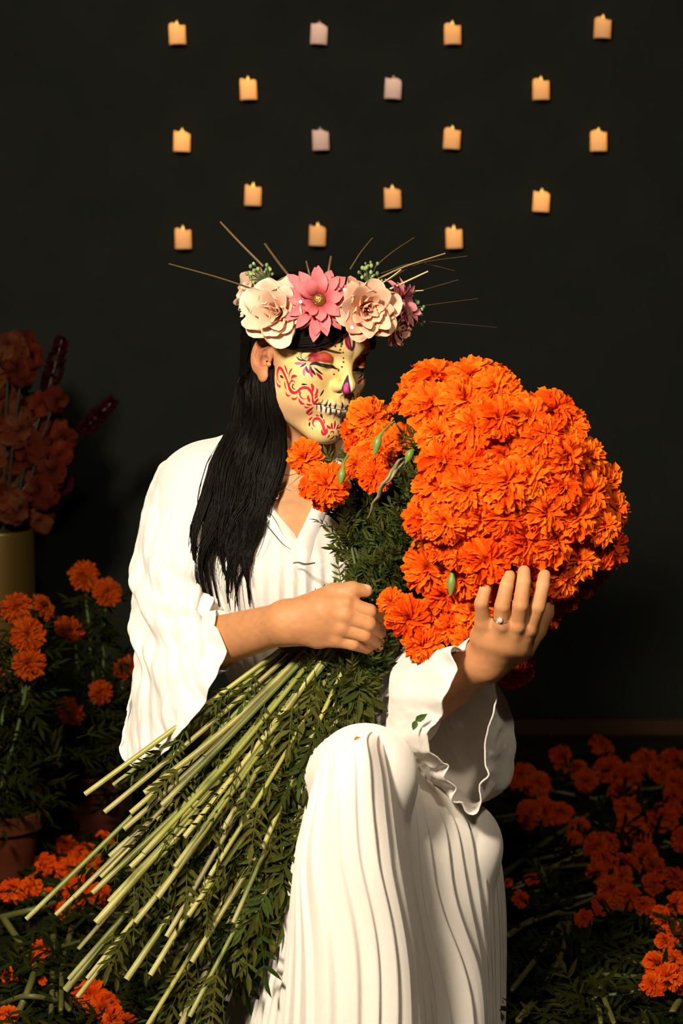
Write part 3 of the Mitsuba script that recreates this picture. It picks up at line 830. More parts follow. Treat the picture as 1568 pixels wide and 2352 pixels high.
    ('ink',0.4,1,[12.2,81.0,10.1,1.13,12.1,81.1,10.0,1.13]),
    ('ink',0.4,1,[16.6,78.5,4.0,1.13,16.3,78.5,3.9,1.13]),
    ('ink',0.35,1,[16.3,78.5,3.8,1.13,16.2,78.6,3.8,1.13]),
    ('ink',0.35,1,[37.8,78.2,42.6,0.36,35.3,79.7,44.1,1.0,32.8,80.8,45.1,0.82]),
    ('ink3',0.35,1,[5.2,93.6,6.4,1.13,7.6,96.2,0.5,2.94,8.9,98.8,-6.0,4.98,6.5,98.7,-13.5,6.11,1.5,96.0,-17.6,5.43]),
    ('mag2',0.8,1,[8.7,98.6,-3.9,2.04,8.4,99.0,-9.4,3.62,6.3,98.3,-13.8,4.3,3.6,97.3,-16.3,3.4]),
    ('pink',1.4,1,[8.9,98.5,-9.0,1.13,7.2,97.7,-13.1,1.81]),
    ('tooth',0.35,0,[3.3,95.4,6.4,0.68,3.8,102.6,-2.3,0.91,-1.5,101.9,-13.8,0.91,-21.8,79.7,-24.4,0.91]),
]
INKS = {'red': (.46, .014, .038), 'red2': (.33, .006, .016), 'pink': (.66, .10, .24), 'pink2': (.30, .05, .09), 'mag': (.40, .018, .13), 'mag2': (.40, .03, .20), 'purple': (.050, .018, .075), 'ink': (.014, .010, .012), 'ink2': (.05, .03, .025), 'ink3': (.030, .006, .035),
        'tooth': (.70, .62, .52), 'tooth2': (.66, .53, .33), 'lid': (.27, .018, .014), 'lidm': (.20, .008, .030), 'lido': (.34, .050, .020), 'brow': (.05, .022, .012), 'teal': (.03, .10, .11), 'wine': (.17, .010, .035), 'green': (.02, .05, .02)}


def paint_face(c, q):
    """Lays the strokes over the colours c of the points q (head axes)."""
    from scipy.spatial import cKDTree
    near = np.nonzero((q[:, 1] > .0) & (np.abs(q).max(1) < .13))[0]
    tree = cKDTree(q[near])
    for col, soft, mirrored, row in STROKES:
        p = np.array(row, float).reshape(-1, 4) / 1000
        for sx in ((1, -1) if mirrored and abs(p[:, 0]).min() > .003 else (1,)):
            s = p * [sx, 1, 1, 1]
            for _ in range(2):                                      # onto the skin
                d = head_sdf(s[:, :3])
                g = np.stack([head_sdf(s[:, :3] + e) - d for e in np.eye(3) * 1e-4], 1) / 1e-4
                s[:, :3] -= g * (d / np.maximum((g * g).sum(1), .2))[:, None]
            n = max(6, int(np.linalg.norm(np.diff(s[:, :3], axis=0), axis=1).sum() / .0003))
            s = catmull(s, n)
            w = soft / 1000
            cover = {}
            for (x, y, z, r), hits in zip(s, tree.query_ball_point(s[:, :3], s[:, 3] + w)):
                if hits:
                    k = np.array(hits)
                    a = 1 - sstep(r - w * .5, r + w, np.linalg.norm(q[near[k]] - [x, y, z], axis=1))
                    for i, v in zip(hits, a):
                        if v > cover.get(i, 0):
                            cover[i] = v
            if cover:
                k = near[np.fromiter(cover, int)]
                a = np.fromiter(cover.values(), float)[:, None]
                c[k] = c[k] * (1 - a) + a * np.array(INKS[col])
    return c


BC = skin_colour(BV)
BC = paint_face(BC, to_head(BV))
put('person__body', (BV, BF), 'mat_skin', smooth=True, color=clip01(BC))
tag('person', 'seated woman in white with a painted skull face embracing a huge marigold bouquet', 'person')

# ---------------------------------------------------------------- clothes
def Rg(*pts):
    """A ring of control points given as places in the photograph and depths."""
    return np.array([W(*q) for q in pts])


def ell_ring(A, B, Y, near, n=96):
    """A ring through A and B (pixels) at depth Y whose near side lies at near = (dx, dy, dY) from the middle."""
    a = np.linspace(0, 2 * np.pi, n, endpoint=False)
    A, B = np.array([*A, Y], float), np.array([*B, Y], float)
    c, u, v = (A + B) / 2, (A - B) / 2, np.array(near, float)
    q = c + np.cos(a)[:, None] * u + np.sin(a)[:, None] * v
    return np.array([W(*x) for x in q])


def _out(g, n):
    """+1 or -1, so that the sheet's normals point away from its axis."""
    k = len(g) // 2
    return np.sign(np.sum(n[k] * (g[k] - g[k].mean(0))))


def push_out(g, n, fn, margin, rounds=6):
    """Moves the parts of a sheet that would cut into the body outward."""
    s = g.shape
    g, n = g.reshape(-1, 3).copy(), n.reshape(-1, 3)
    for _ in range(rounds):
        d = fn(g)
        k = d < margin
        if not k.any():
            break
        g[k] += n[k] * np.minimum(margin - d[k], .03)[:, None]
    return g.reshape(s)


# right sleeve
NA = 220
rs = [ell_ring((560, 1062), (418, 1040), 2.87, (0, 14, -.045)),
      ell_ring((545, 1120), (368, 1082), 2.865, (0, 10, -.062)),
      ell_ring((520, 1200), (335, 1160), 2.85, (0, 8, -.074)),
      ell_ring((502, 1280), (316, 1255), 2.82, (0, 8, -.082)),
      ell_ring((492, 1345), (309, 1350), 2.79, (0, 8, -.086)),
      ell_ring((486, 1388), (313, 1450), 2.745, (10, 8, -.086)),
      ell_ring((488, 1408), (312, 1560), 2.70, (22, 18, -.080)),
      ell_ring((494, 1417), (298, 1670), 2.675, (38, 30, -.070)),
      ell_ring((507, 1424), (290, 1752), 2.645, (56, 46, -.058))]
g = loft([catmull_closed(r, NA) for r in rs], NA, 150)
nrm = grid_normals(g)
t = np.linspace(0, 1, 150)[:, None]
a = np.arange(NA)[None] / NA
# long folds down the arm, a few slanting ones gathered at the elbow, fine crinkles
q = np.stack([np.cos(a * 2 * np.pi) * 2.2 + 0 * t, np.sin(a * 2 * np.pi) * 2.2 + 0 * t, t * 1.2 + 0 * a], -1)
fold = (vnoise(q * [2.2, 2.2, 1.3], 3) - .5) * .017
diag = np.sin((a * 5 + t * 6.0) * 2 * np.pi + 3 * vnoise(q, 5)) * np.exp(-((t - .58) / .17) ** 2) * .0095
crink = (vfbm(q * [5.5, 5.5, 9], 3, 8) - .5) * .007
hemw = np.sin(a * 2 * np.pi * 7 + 3 * vnoise(q * 1.5, 2)) * sstep(.8, 1, t) * .004
g = g + nrm * ((fold + diag + crink + hemw) * sstep(0, .12, t))[..., None] * _out(g, nrm)
g = push_out(g, nrm * _out(g, nrm), lambda p: np.minimum(s_cap(p, R_SHO, R_ELB, .049, .040), s_cap(p, R_ELB, R_WRI, .040, .0265)), .007)
sleeve_r = thick(g, True, .0008)


def edge_roll(line, r=.0014, closed=True):
    p = np.vstack([line, line[:1]]) if closed else line
    return tube(p, r, 5, cap=False)


hem_r = edge_roll(g[-1][::2])

# left sleeve: an open bell that hangs from the forearm
top = ell_ring((985, 1330), (860, 1300), 2.86, (0, 8, -.065), 12)
mid = Rg((1000, 1498, 2.64), (950, 1500, 2.585), (915, 1550, 2.57), (895, 1610, 2.575), (890, 1670, 2.59), (915, 1730, 2.62), (965, 1775, 2.655), (1040, 1810, 2.68), (1120, 1812, 2.675), (1174, 1750, 2.665), (1176, 1670, 2.665), (1152, 1590, 2.67), (1100, 1530, 2.69), (1040, 1510, 2.68))
hem = Rg((1072, 1492, 2.50), (1047, 1502, 2.455), (1043, 1560, 2.435), (1030, 1612, 2.430), (1000, 1650, 2.445), (986, 1690, 2.462), (1012, 1745, 2.485), (1032, 1800, 2.51), (1044, 1838, 2.53), (1070, 1858, 2.545), (1092, 1858, 2.545), (1104, 1790, 2.535), (1115, 1720, 2.53), (1127, 1640, 2.535), (1138, 1560, 2.55), (1110, 1502, 2.53))
ml = catmull_closed(mid, NA)
hl = catmull_closed(hem, NA)
ml = np.roll(ml, 0, 0)
g = loft([catmull_closed(np.roll(top, 0, 0), NA), (catmull_closed(top, NA) * .45 + ml * .55), ml, ml * .5 + hl * .5 + [0, .004, -.004], hl], NA, 130)
nrm = grid_normals(g)
t = np.linspace(0, 1, 130)[:, None]
q = np.stack([np.cos(a * 2 * np.pi) * 2.2 + 0 * t, np.sin(a * 2 * np.pi) * 2.2 + 0 * t, t * 1.1 + 0 * a], -1)
ruffle = np.sin(a * 2 * np.pi * 8 + 9 * vnoise(q * 1.3, 4)) * sstep(.72, 1, t) * .0062 * (.15 + 1.2 * vnoise(q * 2, 11))
g = g + _out(g, nrm) * nrm * ((vnoise(q * [2, 2, .8], 6) - .5) * .012 * sstep(0, .2, t) + (vfbm(q * [4, 4, 7], 3, 9) - .5) * .005 + ruffle)[..., None]
g = push_out(g, nrm * _out(g, nrm), lambda p: np.minimum(s_cap(p, L_SHO, L_ELB, .049, .040), s_cap(p, L_ELB, L_WRI, .040, .0265)), .007)
sleeve_l = thick(g, True, .0008)
hem_l = edge_roll(g[-1], .0013)


# bodice: an offset of the torso, gathered under the neckline, cut open in a V
V_TIP, V_L, V_R = W(682, 1240, 2.75), W(574, 1100, 2.75), W(752, 1100, 2.75)


def v_cut(p):
    """Below zero inside the V of the neckline, which runs front to back of the chest's front half."""
    x, z = p[:, 0], p[:, 2]
    zl = (z - V_TIP[2])
    left = V_TIP[0] - zl * (V_TIP[0] - V_L[0]) / (V_L[2] - V_TIP[2])
    right = V_TIP[0] + zl * (V_R[0] - V_TIP[0]) / (V_R[2] - V_TIP[2])
    d = np.maximum(np.maximum((left - x) * .85, (x - right) * .85), -zl)
    return np.maximum(d, p[:, 1] - (NECK[1] + .03))


def bodice_sdf(p):
    d = core_sdf(p) - .010
    base = s_cap(p, CHEST - [0, 0, .05], WAIST + [0.01, -.01, -.08], .135, .120)
    d = smin(d, base, .04)
    gather = sstep(V_TIP[2] + .02, V_TIP[2] - .08, p[:, 2])
    ang = np.arctan2(p[:, 1] - CHEST[1], p[:, 0] - CHEST[0])
    f = np.sin(ang * 44 + 6 * vnoise(p * [9, 9, 3], 1)) * (.35 + vnoise(p * [30, 30, 8], 3))
    d = d - .0030 * gather * f - .006 * (vfbm(p * [16, 16, 9], 2, 4) - .5)
    d = np.maximum(d, -v_cut(p))
    neckhole = s_ell(p, NECK + [.01, -.01, .055], (.078, .078, .085))
    d = np.maximum(d, -neckhole)
    d = np.maximum(d, WAIST[2] - .085 - p[:, 2])
    # the sleeves take over beyond the shoulders
    e = s_cap(p, R_SHO + (R_ELB - R_SHO) * .72, R_ELB, .06)
    e2 = s_cap(p, L_SHO + (L_ELB - L_SHO) * .72, L_ELB, .06)
    return np.maximum(np.maximum(d, -e), -e2)


lo, hi = around([R_SHO, L_SHO, WAIST, CHEST], .17)
lo[2], hi[2] = WAIST[2] - .10, NECK[2] + .05
bodice = relax(*sdf_mesh(bodice_sdf, lo, hi, .0027), 2)


# the collar: folded bands that follow the V, drawn onto the chest
def surf(fn, px, py, lo=2.4, hi=3.1):
    """The first depth at which the ray through that place of the photograph meets fn."""
    Y = np.linspace(lo, hi, 700)
    r = CF * F_PX + np.array([px - 784.0, 0, 0]) + CU * (1176.0 - py)
    p = CAM + r * (Y / r[1])[:, None]
    d = fn(p)
    i = np.argmax(d < 0)
    return p[i]


body_off = lambda p: np.minimum(core_sdf(p) - .011, s_cap(p, CHEST - [0, 0, .05], WAIST + [0.01, -.01, -.08], .135, .120) - .001)


def band(inner, outer, lift=.004):
    a = catmull([surf(body_off, *q) for q in inner], 40)
    b = catmull([surf(body_off, *q) for q in outer], 40)
    s = np.linspace(0, 1, 9)[None, :, None]
    g = a[:, None] * (1 - s) + b[:, None] * s
    g[..., 1] -= lift + .005 * np.sin(np.pi * s[..., 0]) + .002 * (vnoise(g * 40, 2) - .5)
    return thick(g, False, .0016)


collar = join([band([(725, 1142), (713, 1170), (698, 1202), (683, 1238), (687, 1290), (692, 1345), (690, 1400)], [(752, 1155), (742, 1190), (728, 1230), (715, 1265), (708, 1300), (709, 1350), (706, 1400)], .010),
               band([(604, 1145), (628, 1172), (655, 1204), (681, 1238), (688, 1290)], [(585, 1165), (606, 1196), (634, 1232), (664, 1268), (680, 1300)], .004)])
put('person__blouse', join([sleeve_r, sleeve_l, bodice, collar]), 'mat_cloth', smooth=50, label='sheer white blouse with wide sleeves')
put('person__blouse__hem', hem_r, 'mat_cloth', smooth=True)
put('person__blouse__hem_001', hem_l, 'mat_cloth', smooth=True)

# skirt: rings from the waist over the thighs and knees down to the floor
zf = .015
def fl(x, y):
    return [x, y, zf]


def ring_plan(front, back):
    return np.vstack([front, back])


X = lambda px, Y: (px - 784) * Y / F_PX
# each ring runs from the left side round the front to the right side and back behind her
sk = [
    Rg((700, 1690, 2.90), (730, 1668, 2.82), (780, 1652, 2.76), (850, 1645, 2.75), (920, 1650, 2.77), (975, 1668, 2.83), (990, 1690, 2.92), (930, 1680, 3.03), (830, 1680, 3.06), (735, 1690, 3.0)),
    Rg((660, 1775, 2.92), (705, 1720, 2.78), (768, 1684, 2.62), (830, 1672, 2.58), (900, 1676, 2.62), (985, 1715, 2.74), (1040, 1760, 2.90), (965, 1760, 3.10), (830, 1765, 3.15), (700, 1775, 3.08)),
    Rg((648, 1900, 2.92), (694, 1800, 2.70), (752, 1722, 2.46), (826, 1690, 2.40), (880, 1706, 2.44), (972, 1790, 2.58), (1095, 1850, 2.72), (1060, 1880, 3.05), (850, 1890, 3.20), (690, 1890, 3.10)),
    Rg((640, 2010, 2.90), (672, 1930, 2.66), (728, 1810, 2.40), (808, 1760, 2.345), (884, 1790, 2.38), (962, 1890, 2.50), (1115, 1900, 2.64), (1110, 1960, 3.02), (880, 1980, 3.22), (680, 1990, 3.10)),
    Rg((580, 2160, 2.90), (625, 2090, 2.66), (685, 1990, 2.40), (790, 1960, 2.33), (905, 1985, 2.36), (982, 2070, 2.49), (1128, 2050, 2.62), (1130, 2100, 3.0), (890, 2120, 3.24), (660, 2130, 3.10)),
    Rg((515, 2330, 2.90), (560, 2300, 2.66), (660, 2240, 2.40), (775, 2230, 2.325), (930, 2250, 2.35), (1010, 2300, 2.48), (1125, 2260, 2.60), (1130, 2290, 3.0), (890, 2300, 3.26), (560, 2310, 3.10)),
]
low = np.array([fl(X(455, 2.9), 2.92), fl(X(500, 2.66), 2.62), fl(X(590, 2.4), 2.40), fl(X(770, 2.32), 2.30), fl(X(960, 2.34), 2.33), fl(X(1050, 2.47), 2.46), fl(X(1135, 2.58), 2.56), fl(X(1150, 3.0), 3.0), fl(X(900, 3.28), 3.28), fl(X(520, 3.1), 3.12)])
NS, NL = 900, 170
g = loft([catmull_closed(r, NS) for r in sk] + [catmull_closed(low, NS)], NS, NL)
nrm = grid_normals(g)
out = np.sign(np.sum(nrm[90] * (g[90] - g[90].mean(0))))
nrm *= out
t = np.linspace(0, 1, NL)[:, None]
a = np.arange(NS)[None] / NS
PL = 74
ph = a * PL + .35 * np.sin(a * 40) + .25 * vnoise(np.stack([a * 60 + 0 * t, t * 4 + 0 * a, 0 * t + 0 * a], -1), 4)
saw = ph % 1.0
pleat = np.where(saw < .82, saw / .82, (1 - saw) / .18) - .5
big = vnoise(np.stack([np.cos(a * 2 * np.pi) * 6 + 0 * t, np.sin(a * 2 * np.pi) * 6 + 0 * t, t * 1.3 + 0 * a], -1), 12) - .5
amp = .0022 + .0042 * sstep(.15, .75, t)
g = g + nrm * (pleat * amp + big * .018 * sstep(.2, .8, t))[..., None]
g = push_out(g, nrm, core_sdf, .012)
sk_m = thick(g, True, .0008)
put('person__skirt', sk_m, 'mat_skirt', smooth=60, label='white pleated skirt')
tag('person__skirt', 'white pleated skirt')
wb = catmull_closed(sk[0], 120)
put('person__skirt__waistband', tube(np.vstack([wb, wb[:1]]) + [0, 0, .006], .012, 8, cap=False), 'mat_skirt', smooth=True)

# what she sits on: a low upholstered stool, wholly under the skirt
seat_c = (R_HIP + L_HIP) / 2
sz = min(R_HIP[2], L_HIP[2]) - .150
m = trimesh.creation.revolve([(0.001, sz), (.10, sz), (.135, sz - .006), (.145, sz - .02), (.145, sz - .05), (.135, sz - .06), (.001, sz - .06)][::-1], sections=40)
put('stool__seat', (np.array(m.vertices) + [seat_c[0] + .005, seat_c[1] + .0, 0], np.array(m.faces)), 'mat_black', smooth=30)
for i in range(4):
    an = math.pi / 4 + i * math.pi / 2
    b0 = np.array([seat_c[0] + .1 * math.cos(an), seat_c[1] + .1 * math.sin(an), sz - .055])
    put('stool__leg' + (f'_{i:03d}' if i else ''), tube([b0, [seat_c[0] + .12 * math.cos(an), seat_c[1] + .12 * math.sin(an), 0]], .014, 10), 'mat_black', smooth=30)
tag('stool', 'low round stool hidden under the white skirt', 'stool')

# ---------------------------------------------------------------- hair
def hair_colour(n, seed):
    r = np.random.default_rng(seed)
    b = r.uniform(.6, 1.5, n)[:, None]
    return np.array([.0045, .0035, .0030]) * b


def cap_sdf(p):
    q = to_head(p)
    d = s_ell(q, (0, -.014, .046), (.080, .100, .081))
    d = smin(d, s_ell(q, (0, -.045, -.02), (.062, .050, .07)), .03)
    ridge = vfbm(np.stack([np.arctan2(q[:, 0], q[:, 2] + .02) * 9, q[:, 1] * 12, q[:, 2] * 0], 1) * 2.2, 3, 5)
    d = d - .004 * (ridge - .5)
    line = ((q[:, 1] - .008) * .060 - (q[:, 2] - .020) * .065) / .0885
    d = np.maximum(d, line)
    e = q.copy()
    e[:, 0] = np.abs(e[:, 0])
    d = smax(d, -s_ell(e, (.078, -.004, -.004), (.030, .0205, .030)), .006)
    return d


lo, hi = around([from_head([x, y, z]) for x in (-.09, .09) for y in (-.12, .09) for z in (-.10, .14)], .005)
hv, hf = relax(*sdf_mesh(cap_sdf, lo, hi, .0022), 2)
strands = [(hv, hf, np.tile([.004, .0032, .0028], (len(hv), 1)))]
hr = np.random.default_rng(21)

# rows of the long fall over her right shoulder: height, middle, half width, depth of its front
FALL = np.array([(770, 628, 26, 2.83), (820, 597, 30, 2.845), (880, 585, 38, 2.83), (980, 590, 58, 2.80), (1060, 568, 78, 2.765), (1150, 543, 78, 2.735), (1205, 523, 68, 2.728), (1265, 506, 54, 2.722), (1325, 511, 55, 2.722), (1425, 532, 60, 2.725)], float)
cloth_at = {}


def front(px, py):
    k = (int(px // 20), int(py // 20))
    if k not in cloth_at:
        Y = np.linspace(2.6, 2.95, 90)
        r = CF * F_PX + np.array([k[0] * 20 + 10 - 784.0, 0, 0]) + CU * (1176.0 - k[1] * 20 - 10)
        d = core_sdf(CAM + r * (Y / r[1])[:, None]) - .014
        cloth_at[k] = Y[np.argmax(d < 0)] if (d < 0).any() else 9.0
    return cloth_at[k]


def fall_row(s):
    return [np.interp(s, np.linspace(0, 1, len(FALL)), FALL[:, k]) for k in range(4)]


NCL = 34
cl_u = np.sort(np.r_[hr.uniform(-1, 1, NCL - 8), np.linspace(-1, 1, 8)])
cl = [dict(u=u, end=hr.uniform(.84, 1.0) if k % 5 < 3 else hr.uniform(.62, .82), ph=hr.uniform(0, 6.28), amp=hr.uniform(8, 24), fr=hr.uniform(1.4, 2.6), dw=hr.uniform(0, 1), spread=hr.uniform(.05, .12), drift=hr.normal(0, .22)) for k, u in enumerate(cl_u)]
for c in cl:
    if -.45 < c['u'] < .35 and hr.random() < .45:
        c['end'] = hr.uniform(.62, .84)
for i in range(1040):
    fly = i >= 880
    c = cl[int(hr.integers(NCL))]
    du = hr.normal(0, c['spread'] * (1.9 if fly else 1))
    end = min(1.0, c['end'] + hr.normal(0, .03))
    start = 0 if not fly else hr.uniform(.3, .6)
    s = np.linspace(start, end, 22)
    pts = []
    for x in s:
        py, cx, hw, Y = fall_row(x)
        tight = 1 - .80 * sstep(.55, 1, x)
        u = c['u'] + du * tight + c['drift'] * sstep(.3, 1, x)
        wav = c['amp'] * math.sin(c['fr'] * 6.28 * x + c['ph']) * sstep(.2, .7, x) + (16 * math.sin(9 * x + i) * sstep(start, 1, x) if fly else 0)
        px = cx + hw * np.clip(u, -1.15, 1.15) * .97 + wav
        px += 9 * math.sin(9.5 * x + 1.2) * sstep(.25, .6, x)
        y = py + hr.normal(0, .6)
        depth = c['dw'] * .030 * (1 - .5 * sstep(.6, 1, x)) + hr.normal(0, .002)
        pts.append(W(px, y, min(Y + depth + .012 * u * u, front(px, y) - .003 - .25 * max(depth, 0))))
    rad = hr.uniform(.0007, .0017) * (.35 if fly else 1)
    v, f = tube(pts, [rad, rad * 1.25, rad * 1.1, rad * .35], 5)
    strands.append((v, f, np.tile(hair_colour(1, i)[0], (len(v), 1))))

# hair drawn across the forehead from the parting, over the temples and behind the ears
for i in range(260):
    sd = 1 if i % 5 < 3 else -1
    a = hr.uniform(0, 1)
    lift = .003 + hr.uniform(0, .004)

    def onhead(x, y, z):
        q = np.array([x, y, z])
        n = unit(q - np.array([0, -.012, .03]))
        for _ in range(4):
            q = q - n * (head_sdf(q[None])[0] - lift)
        return from_head(q)

    low_ = hr.uniform(0, 1) if sd < 0 else hr.uniform(.4, 1.9)
    pts = [onhead(sd * (.004 + .02 * a), .074 - .02 * a, .088 + .02 * a),
           onhead(sd * (.022 + .012 * a), .074 - .014 * a, .070 - .010 * low_ + .024 * a),
           onhead(sd * .045, .060 - .012 * a, .056 - .013 * low_ + .024 * a),
           onhead(sd * .066, .030 - .010 * a, .044 - .011 * low_ + .022 * a),
           onhead(sd * .074, .004, .042 + .012 * a)]
    if sd > 0:
        pts.append(from_head([.083, -.026, .030 + .01 * a]))
        pts.append(from_head([.076, -.040, -.010]))
    else:
        pts += [from_head([-.080, -.020, .01]), from_head([-.074, -.03, -.05])]
    v, f = tube(pts, [.0006, .0013, .0013, .0008], 5, n=22)
    strands.append((v, f, np.tile(hair_colour(1, 5000 + i)[0], (len(v), 1))))
# loose hairs and curls at the temple and over the chest
for pts, r in (([(735, 792, 2.69), (705, 800, 2.70), (690, 818, 2.705), (704, 830, 2.70), (715, 820, 2.70)], .0006), ([(720, 800, 2.69), (694, 806, 2.70), (684, 822, 2.71)], .0005),
               ([(600, 1190, 2.71), (620, 1215, 2.705), (648, 1248, 2.70), (668, 1262, 2.70)], .0006), ([(606, 1160, 2.71), (632, 1195, 2.705), (650, 1230, 2.70)], .0004), ([(612, 1210, 2.71), (604, 1245, 2.705), (590, 1280, 2.70)], .0004),
               ([(640, 1085, 2.74), (662, 1092, 2.73), (685, 1086, 2.72)], .0004), ([(600, 1130, 2.72), (640, 1118, 2.72), (668, 1128, 2.72)], .0004), ([(455, 1290, 2.72), (452, 1360, 2.71), (470, 1400, 2.70), (490, 1418, 2.70)], .0006)):
    v, f = tube(P(*pts), [r, r, r * .5], 4, n=18)
    strands.append((v, f, np.tile([.008, .006, .005], (len(v), 1))))
hv, hf, hc = join(strands)
put('person__hair', (hv, hf), 'mat_hair', smooth=True, color=hc, label='long wavy black hair falling over one shoulder', kind='stuff')

# ---------------------------------------------------------------- marigolds: blooms, stems, foliage
def petal(c, tip_dir, th0, ph, R, length, hw, col_t, col_b, r, flare=.45, flat=.72):
    """One tongue-shaped petal of a bloom whose axis is z."""
    nu, nv = 4, 4
    s = np.linspace(0, 1, nu)[:, None]
    x = np.linspace(-1, 1, nv)[None]
    th = th0 * .8 + flare * r.uniform(.3, 1.7) * s**2 + r.normal(0, .10) * s * x + r.normal(0, .05, (1, nv)) * s**2
    rr = R * (.22 + (length - .22) * s) + 0 * x
    wprof = np.interp(s[:, 0], [0, .34, .67, 1], [.30, .66, 1.0, .80])[:, None]
    notch = (1 - s) * 0 + np.where(s > .9, 1, 0) * (r.uniform(-.07, .06, (1, nv)) - .07 * x**2)
    rr = rr + R * notch
    lat = x * hw * R * wprof
    cup = .10 * R * (x**2) * wprof * r.uniform(-.6, 2.2) + R * .055 * r.normal(0, 1, (nu, nv)) * s**1.5
    cp, sp = math.cos(ph), math.sin(ph)
    er = np.stack([np.sin(th) * cp, np.sin(th) * sp, flat * np.cos(th) + .0 * th], -1)
    et = np.array([-sp, cp, 0])
    en = np.stack([-np.cos(th) * cp, -np.cos(th) * sp, np.sin(th)], -1)
    v = er * rr[..., None] + et * lat[..., None] + en * cup[..., None]
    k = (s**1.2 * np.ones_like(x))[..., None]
    c = col_b * (1 - k) + col_t * k  # foot deeper red, darkened further for the shade between petals
    return v.reshape(-1, 3), grid_faces(nu, nv), c.reshape(-1, 3)


def bloom(seed, n=84, R=1.0, hw=.19, flare=.5, flat=.72, tip=(.93, .185, .012), base=(.42, .018, .0015), spread=1.0):
    r = np.random.default_rng(seed)
    out = []
    for i in range(n):
        x = (i + .5) / n
        th0 = 1.85 * x**.62 * spread
        ph = i * 2.39996 + r.normal(0, .25)
        L = r.uniform(.82, 1.04) * (.86 + .14 * x)
        w = hw * r.uniform(.75, 1.25) * (.7 + .4 * x)
        h = r.uniform(-1, 1)
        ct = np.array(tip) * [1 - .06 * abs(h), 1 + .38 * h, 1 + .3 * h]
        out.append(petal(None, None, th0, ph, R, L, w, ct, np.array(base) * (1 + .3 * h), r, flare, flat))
    core = trimesh.creation.icosphere(2, .45)
    cv = np.array(core.vertices) * [1, 1, .7] + [0, 0, -.05]
    out.append((cv, np.array(core.faces), np.tile(np.array(base) * .8, (len(cv), 1))))
    return join(out)


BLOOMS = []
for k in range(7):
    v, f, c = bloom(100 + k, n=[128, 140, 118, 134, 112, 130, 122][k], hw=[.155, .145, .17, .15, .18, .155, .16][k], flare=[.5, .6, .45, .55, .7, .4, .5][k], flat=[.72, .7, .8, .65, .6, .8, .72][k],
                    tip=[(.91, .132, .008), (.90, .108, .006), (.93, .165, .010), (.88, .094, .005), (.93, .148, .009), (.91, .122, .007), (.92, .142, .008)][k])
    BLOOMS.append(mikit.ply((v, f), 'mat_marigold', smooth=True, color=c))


def leaflet(p, d, n, L, w, col, r):
    """A narrow pointed leaflet folded along its midrib."""
    d, n = unit(d), unit(n)
    b = unit(np.cross(d, n))
    n = np.cross(b, d)
    s = np.array([0, .3, .65, 1.0])
    ww = np.array([.25, 1.0, .8, 0]) * w
    sag = -r.uniform(.0, .35) * L * s**2
    mid = p + d * (s * L)[:, None] + n * sag[:, None]
    lft, rgt = mid + b * ww[:, None] + n * (.35 * ww)[:, None], mid - b * ww[:, None] + n * (.35 * ww)[:, None]
    v = np.vstack([mid, lft[:3], rgt[:3]])
    f = np.array([[0, 1, 5], [0, 5, 4], [1, 2, 6], [1, 6, 5], [2, 3, 6], [1, 0, 7], [1, 7, 8], [2, 1, 8], [2, 8, 9], [3, 2, 9]])
    return v, f, np.tile(col, (len(v), 1))


def pinnate(p, d, n, L, r, big=1.0, dark=1.0, pairs=4):
    """A feathery marigold leaf: a thin midrib with pairs of leaflets and one at the tip."""
    d = unit(d)
    n = unit(n)
    out = []
    g = np.array([.038, .052, .011]) * r.uniform(.6, 1.6) * [r.uniform(.8, 1.5), 1, 1] * dark  # dark below one paints low light into the leaf colour
    end = p + d * L - np.array([0, 0, 1]) * L * r.uniform(0, .25)
    rib = np.linspace(0, 1, 5)[:, None] * (end - p) + p
    v, f = tube(rib, [.0009, .0005], 4, cap=False)
    out.append((v, f, np.tile(g * 1.4, (len(v), 1))))
    b = np.cross(d, n)
    for k in range(1, pairs + 1):
        x = k / (pairs + .6)
        q = p + (end - p) * x
        for s in (-1, 1):
            dd = d * .75 + s * b * r.uniform(.7, 1.0) + n * r.uniform(-.2, .3)
            out.append(leaflet(q, dd, n + r.normal(0, .25, 3), r.uniform(.016, .027) * big, r.uniform(.0019, .0031) * big, g * r.uniform(.8, 1.3), r))
    out.append(leaflet(end, d, n, .024 * big, .0034 * big, g * 1.1, r))
    return join(out)


def stem_mesh(path, rad, col, r, ribs=.10):
    """A ribbed stem, thicker at its cut end (the path's start), with a pale cut face and darker nodes."""
    n = len(path)
    x = np.linspace(0, 1, n)
    R = rad * np.interp(x, [0, .4, 1], [1.0, .9, .5])
    node = np.zeros(n)
    for k in r.choice(np.arange(3, n - 4), 4, replace=False):
        node[k] = 1
    v, f = tube(path, R * (1 + .25 * node), 10, ribs=ribs)
    c = np.tile(col, (len(v), 1))
    body = n * 10
    c[:body] *= (1 - .45 * node)[:, None].repeat(10, 0).reshape(-1, 1)
    c[:body] *= (.86 + .28 * (np.arange(body) % 2))[:, None]
    streak = vfbm(v[:body] * [25, 25, 60], 2, int(r.integers(99)))[:, None]
    c[:body] = c[:body] * (.75 + .5 * streak)
    green = sstep(.40, .56, np.arange(body) // 10 / n)[:, None]
    c[:body] = c[:body] * (1 - green) + green * np.array([.05, .075, .018])
    c[:20] = c[:20] * .5 + np.array([.42, .38, .16]) * .5
    c[-2] = [.45, .42, .22]
    return v, f, c


def calyx_mesh(R, r):
    """The green cup under a bloom."""
    prof = [(.07, -.95), (.16, -.86), (.26, -.55), (.30, -.22), (.26, -.05)]
    m = trimesh.creation.revolve([(a * R, b * R) for a, b in prof], sections=10)
    v = np.array(m.vertices)
    return v, np.array(m.faces), np.tile(np.array([.07, .13, .025]) * r.uniform(.8, 1.2), (len(v), 1))


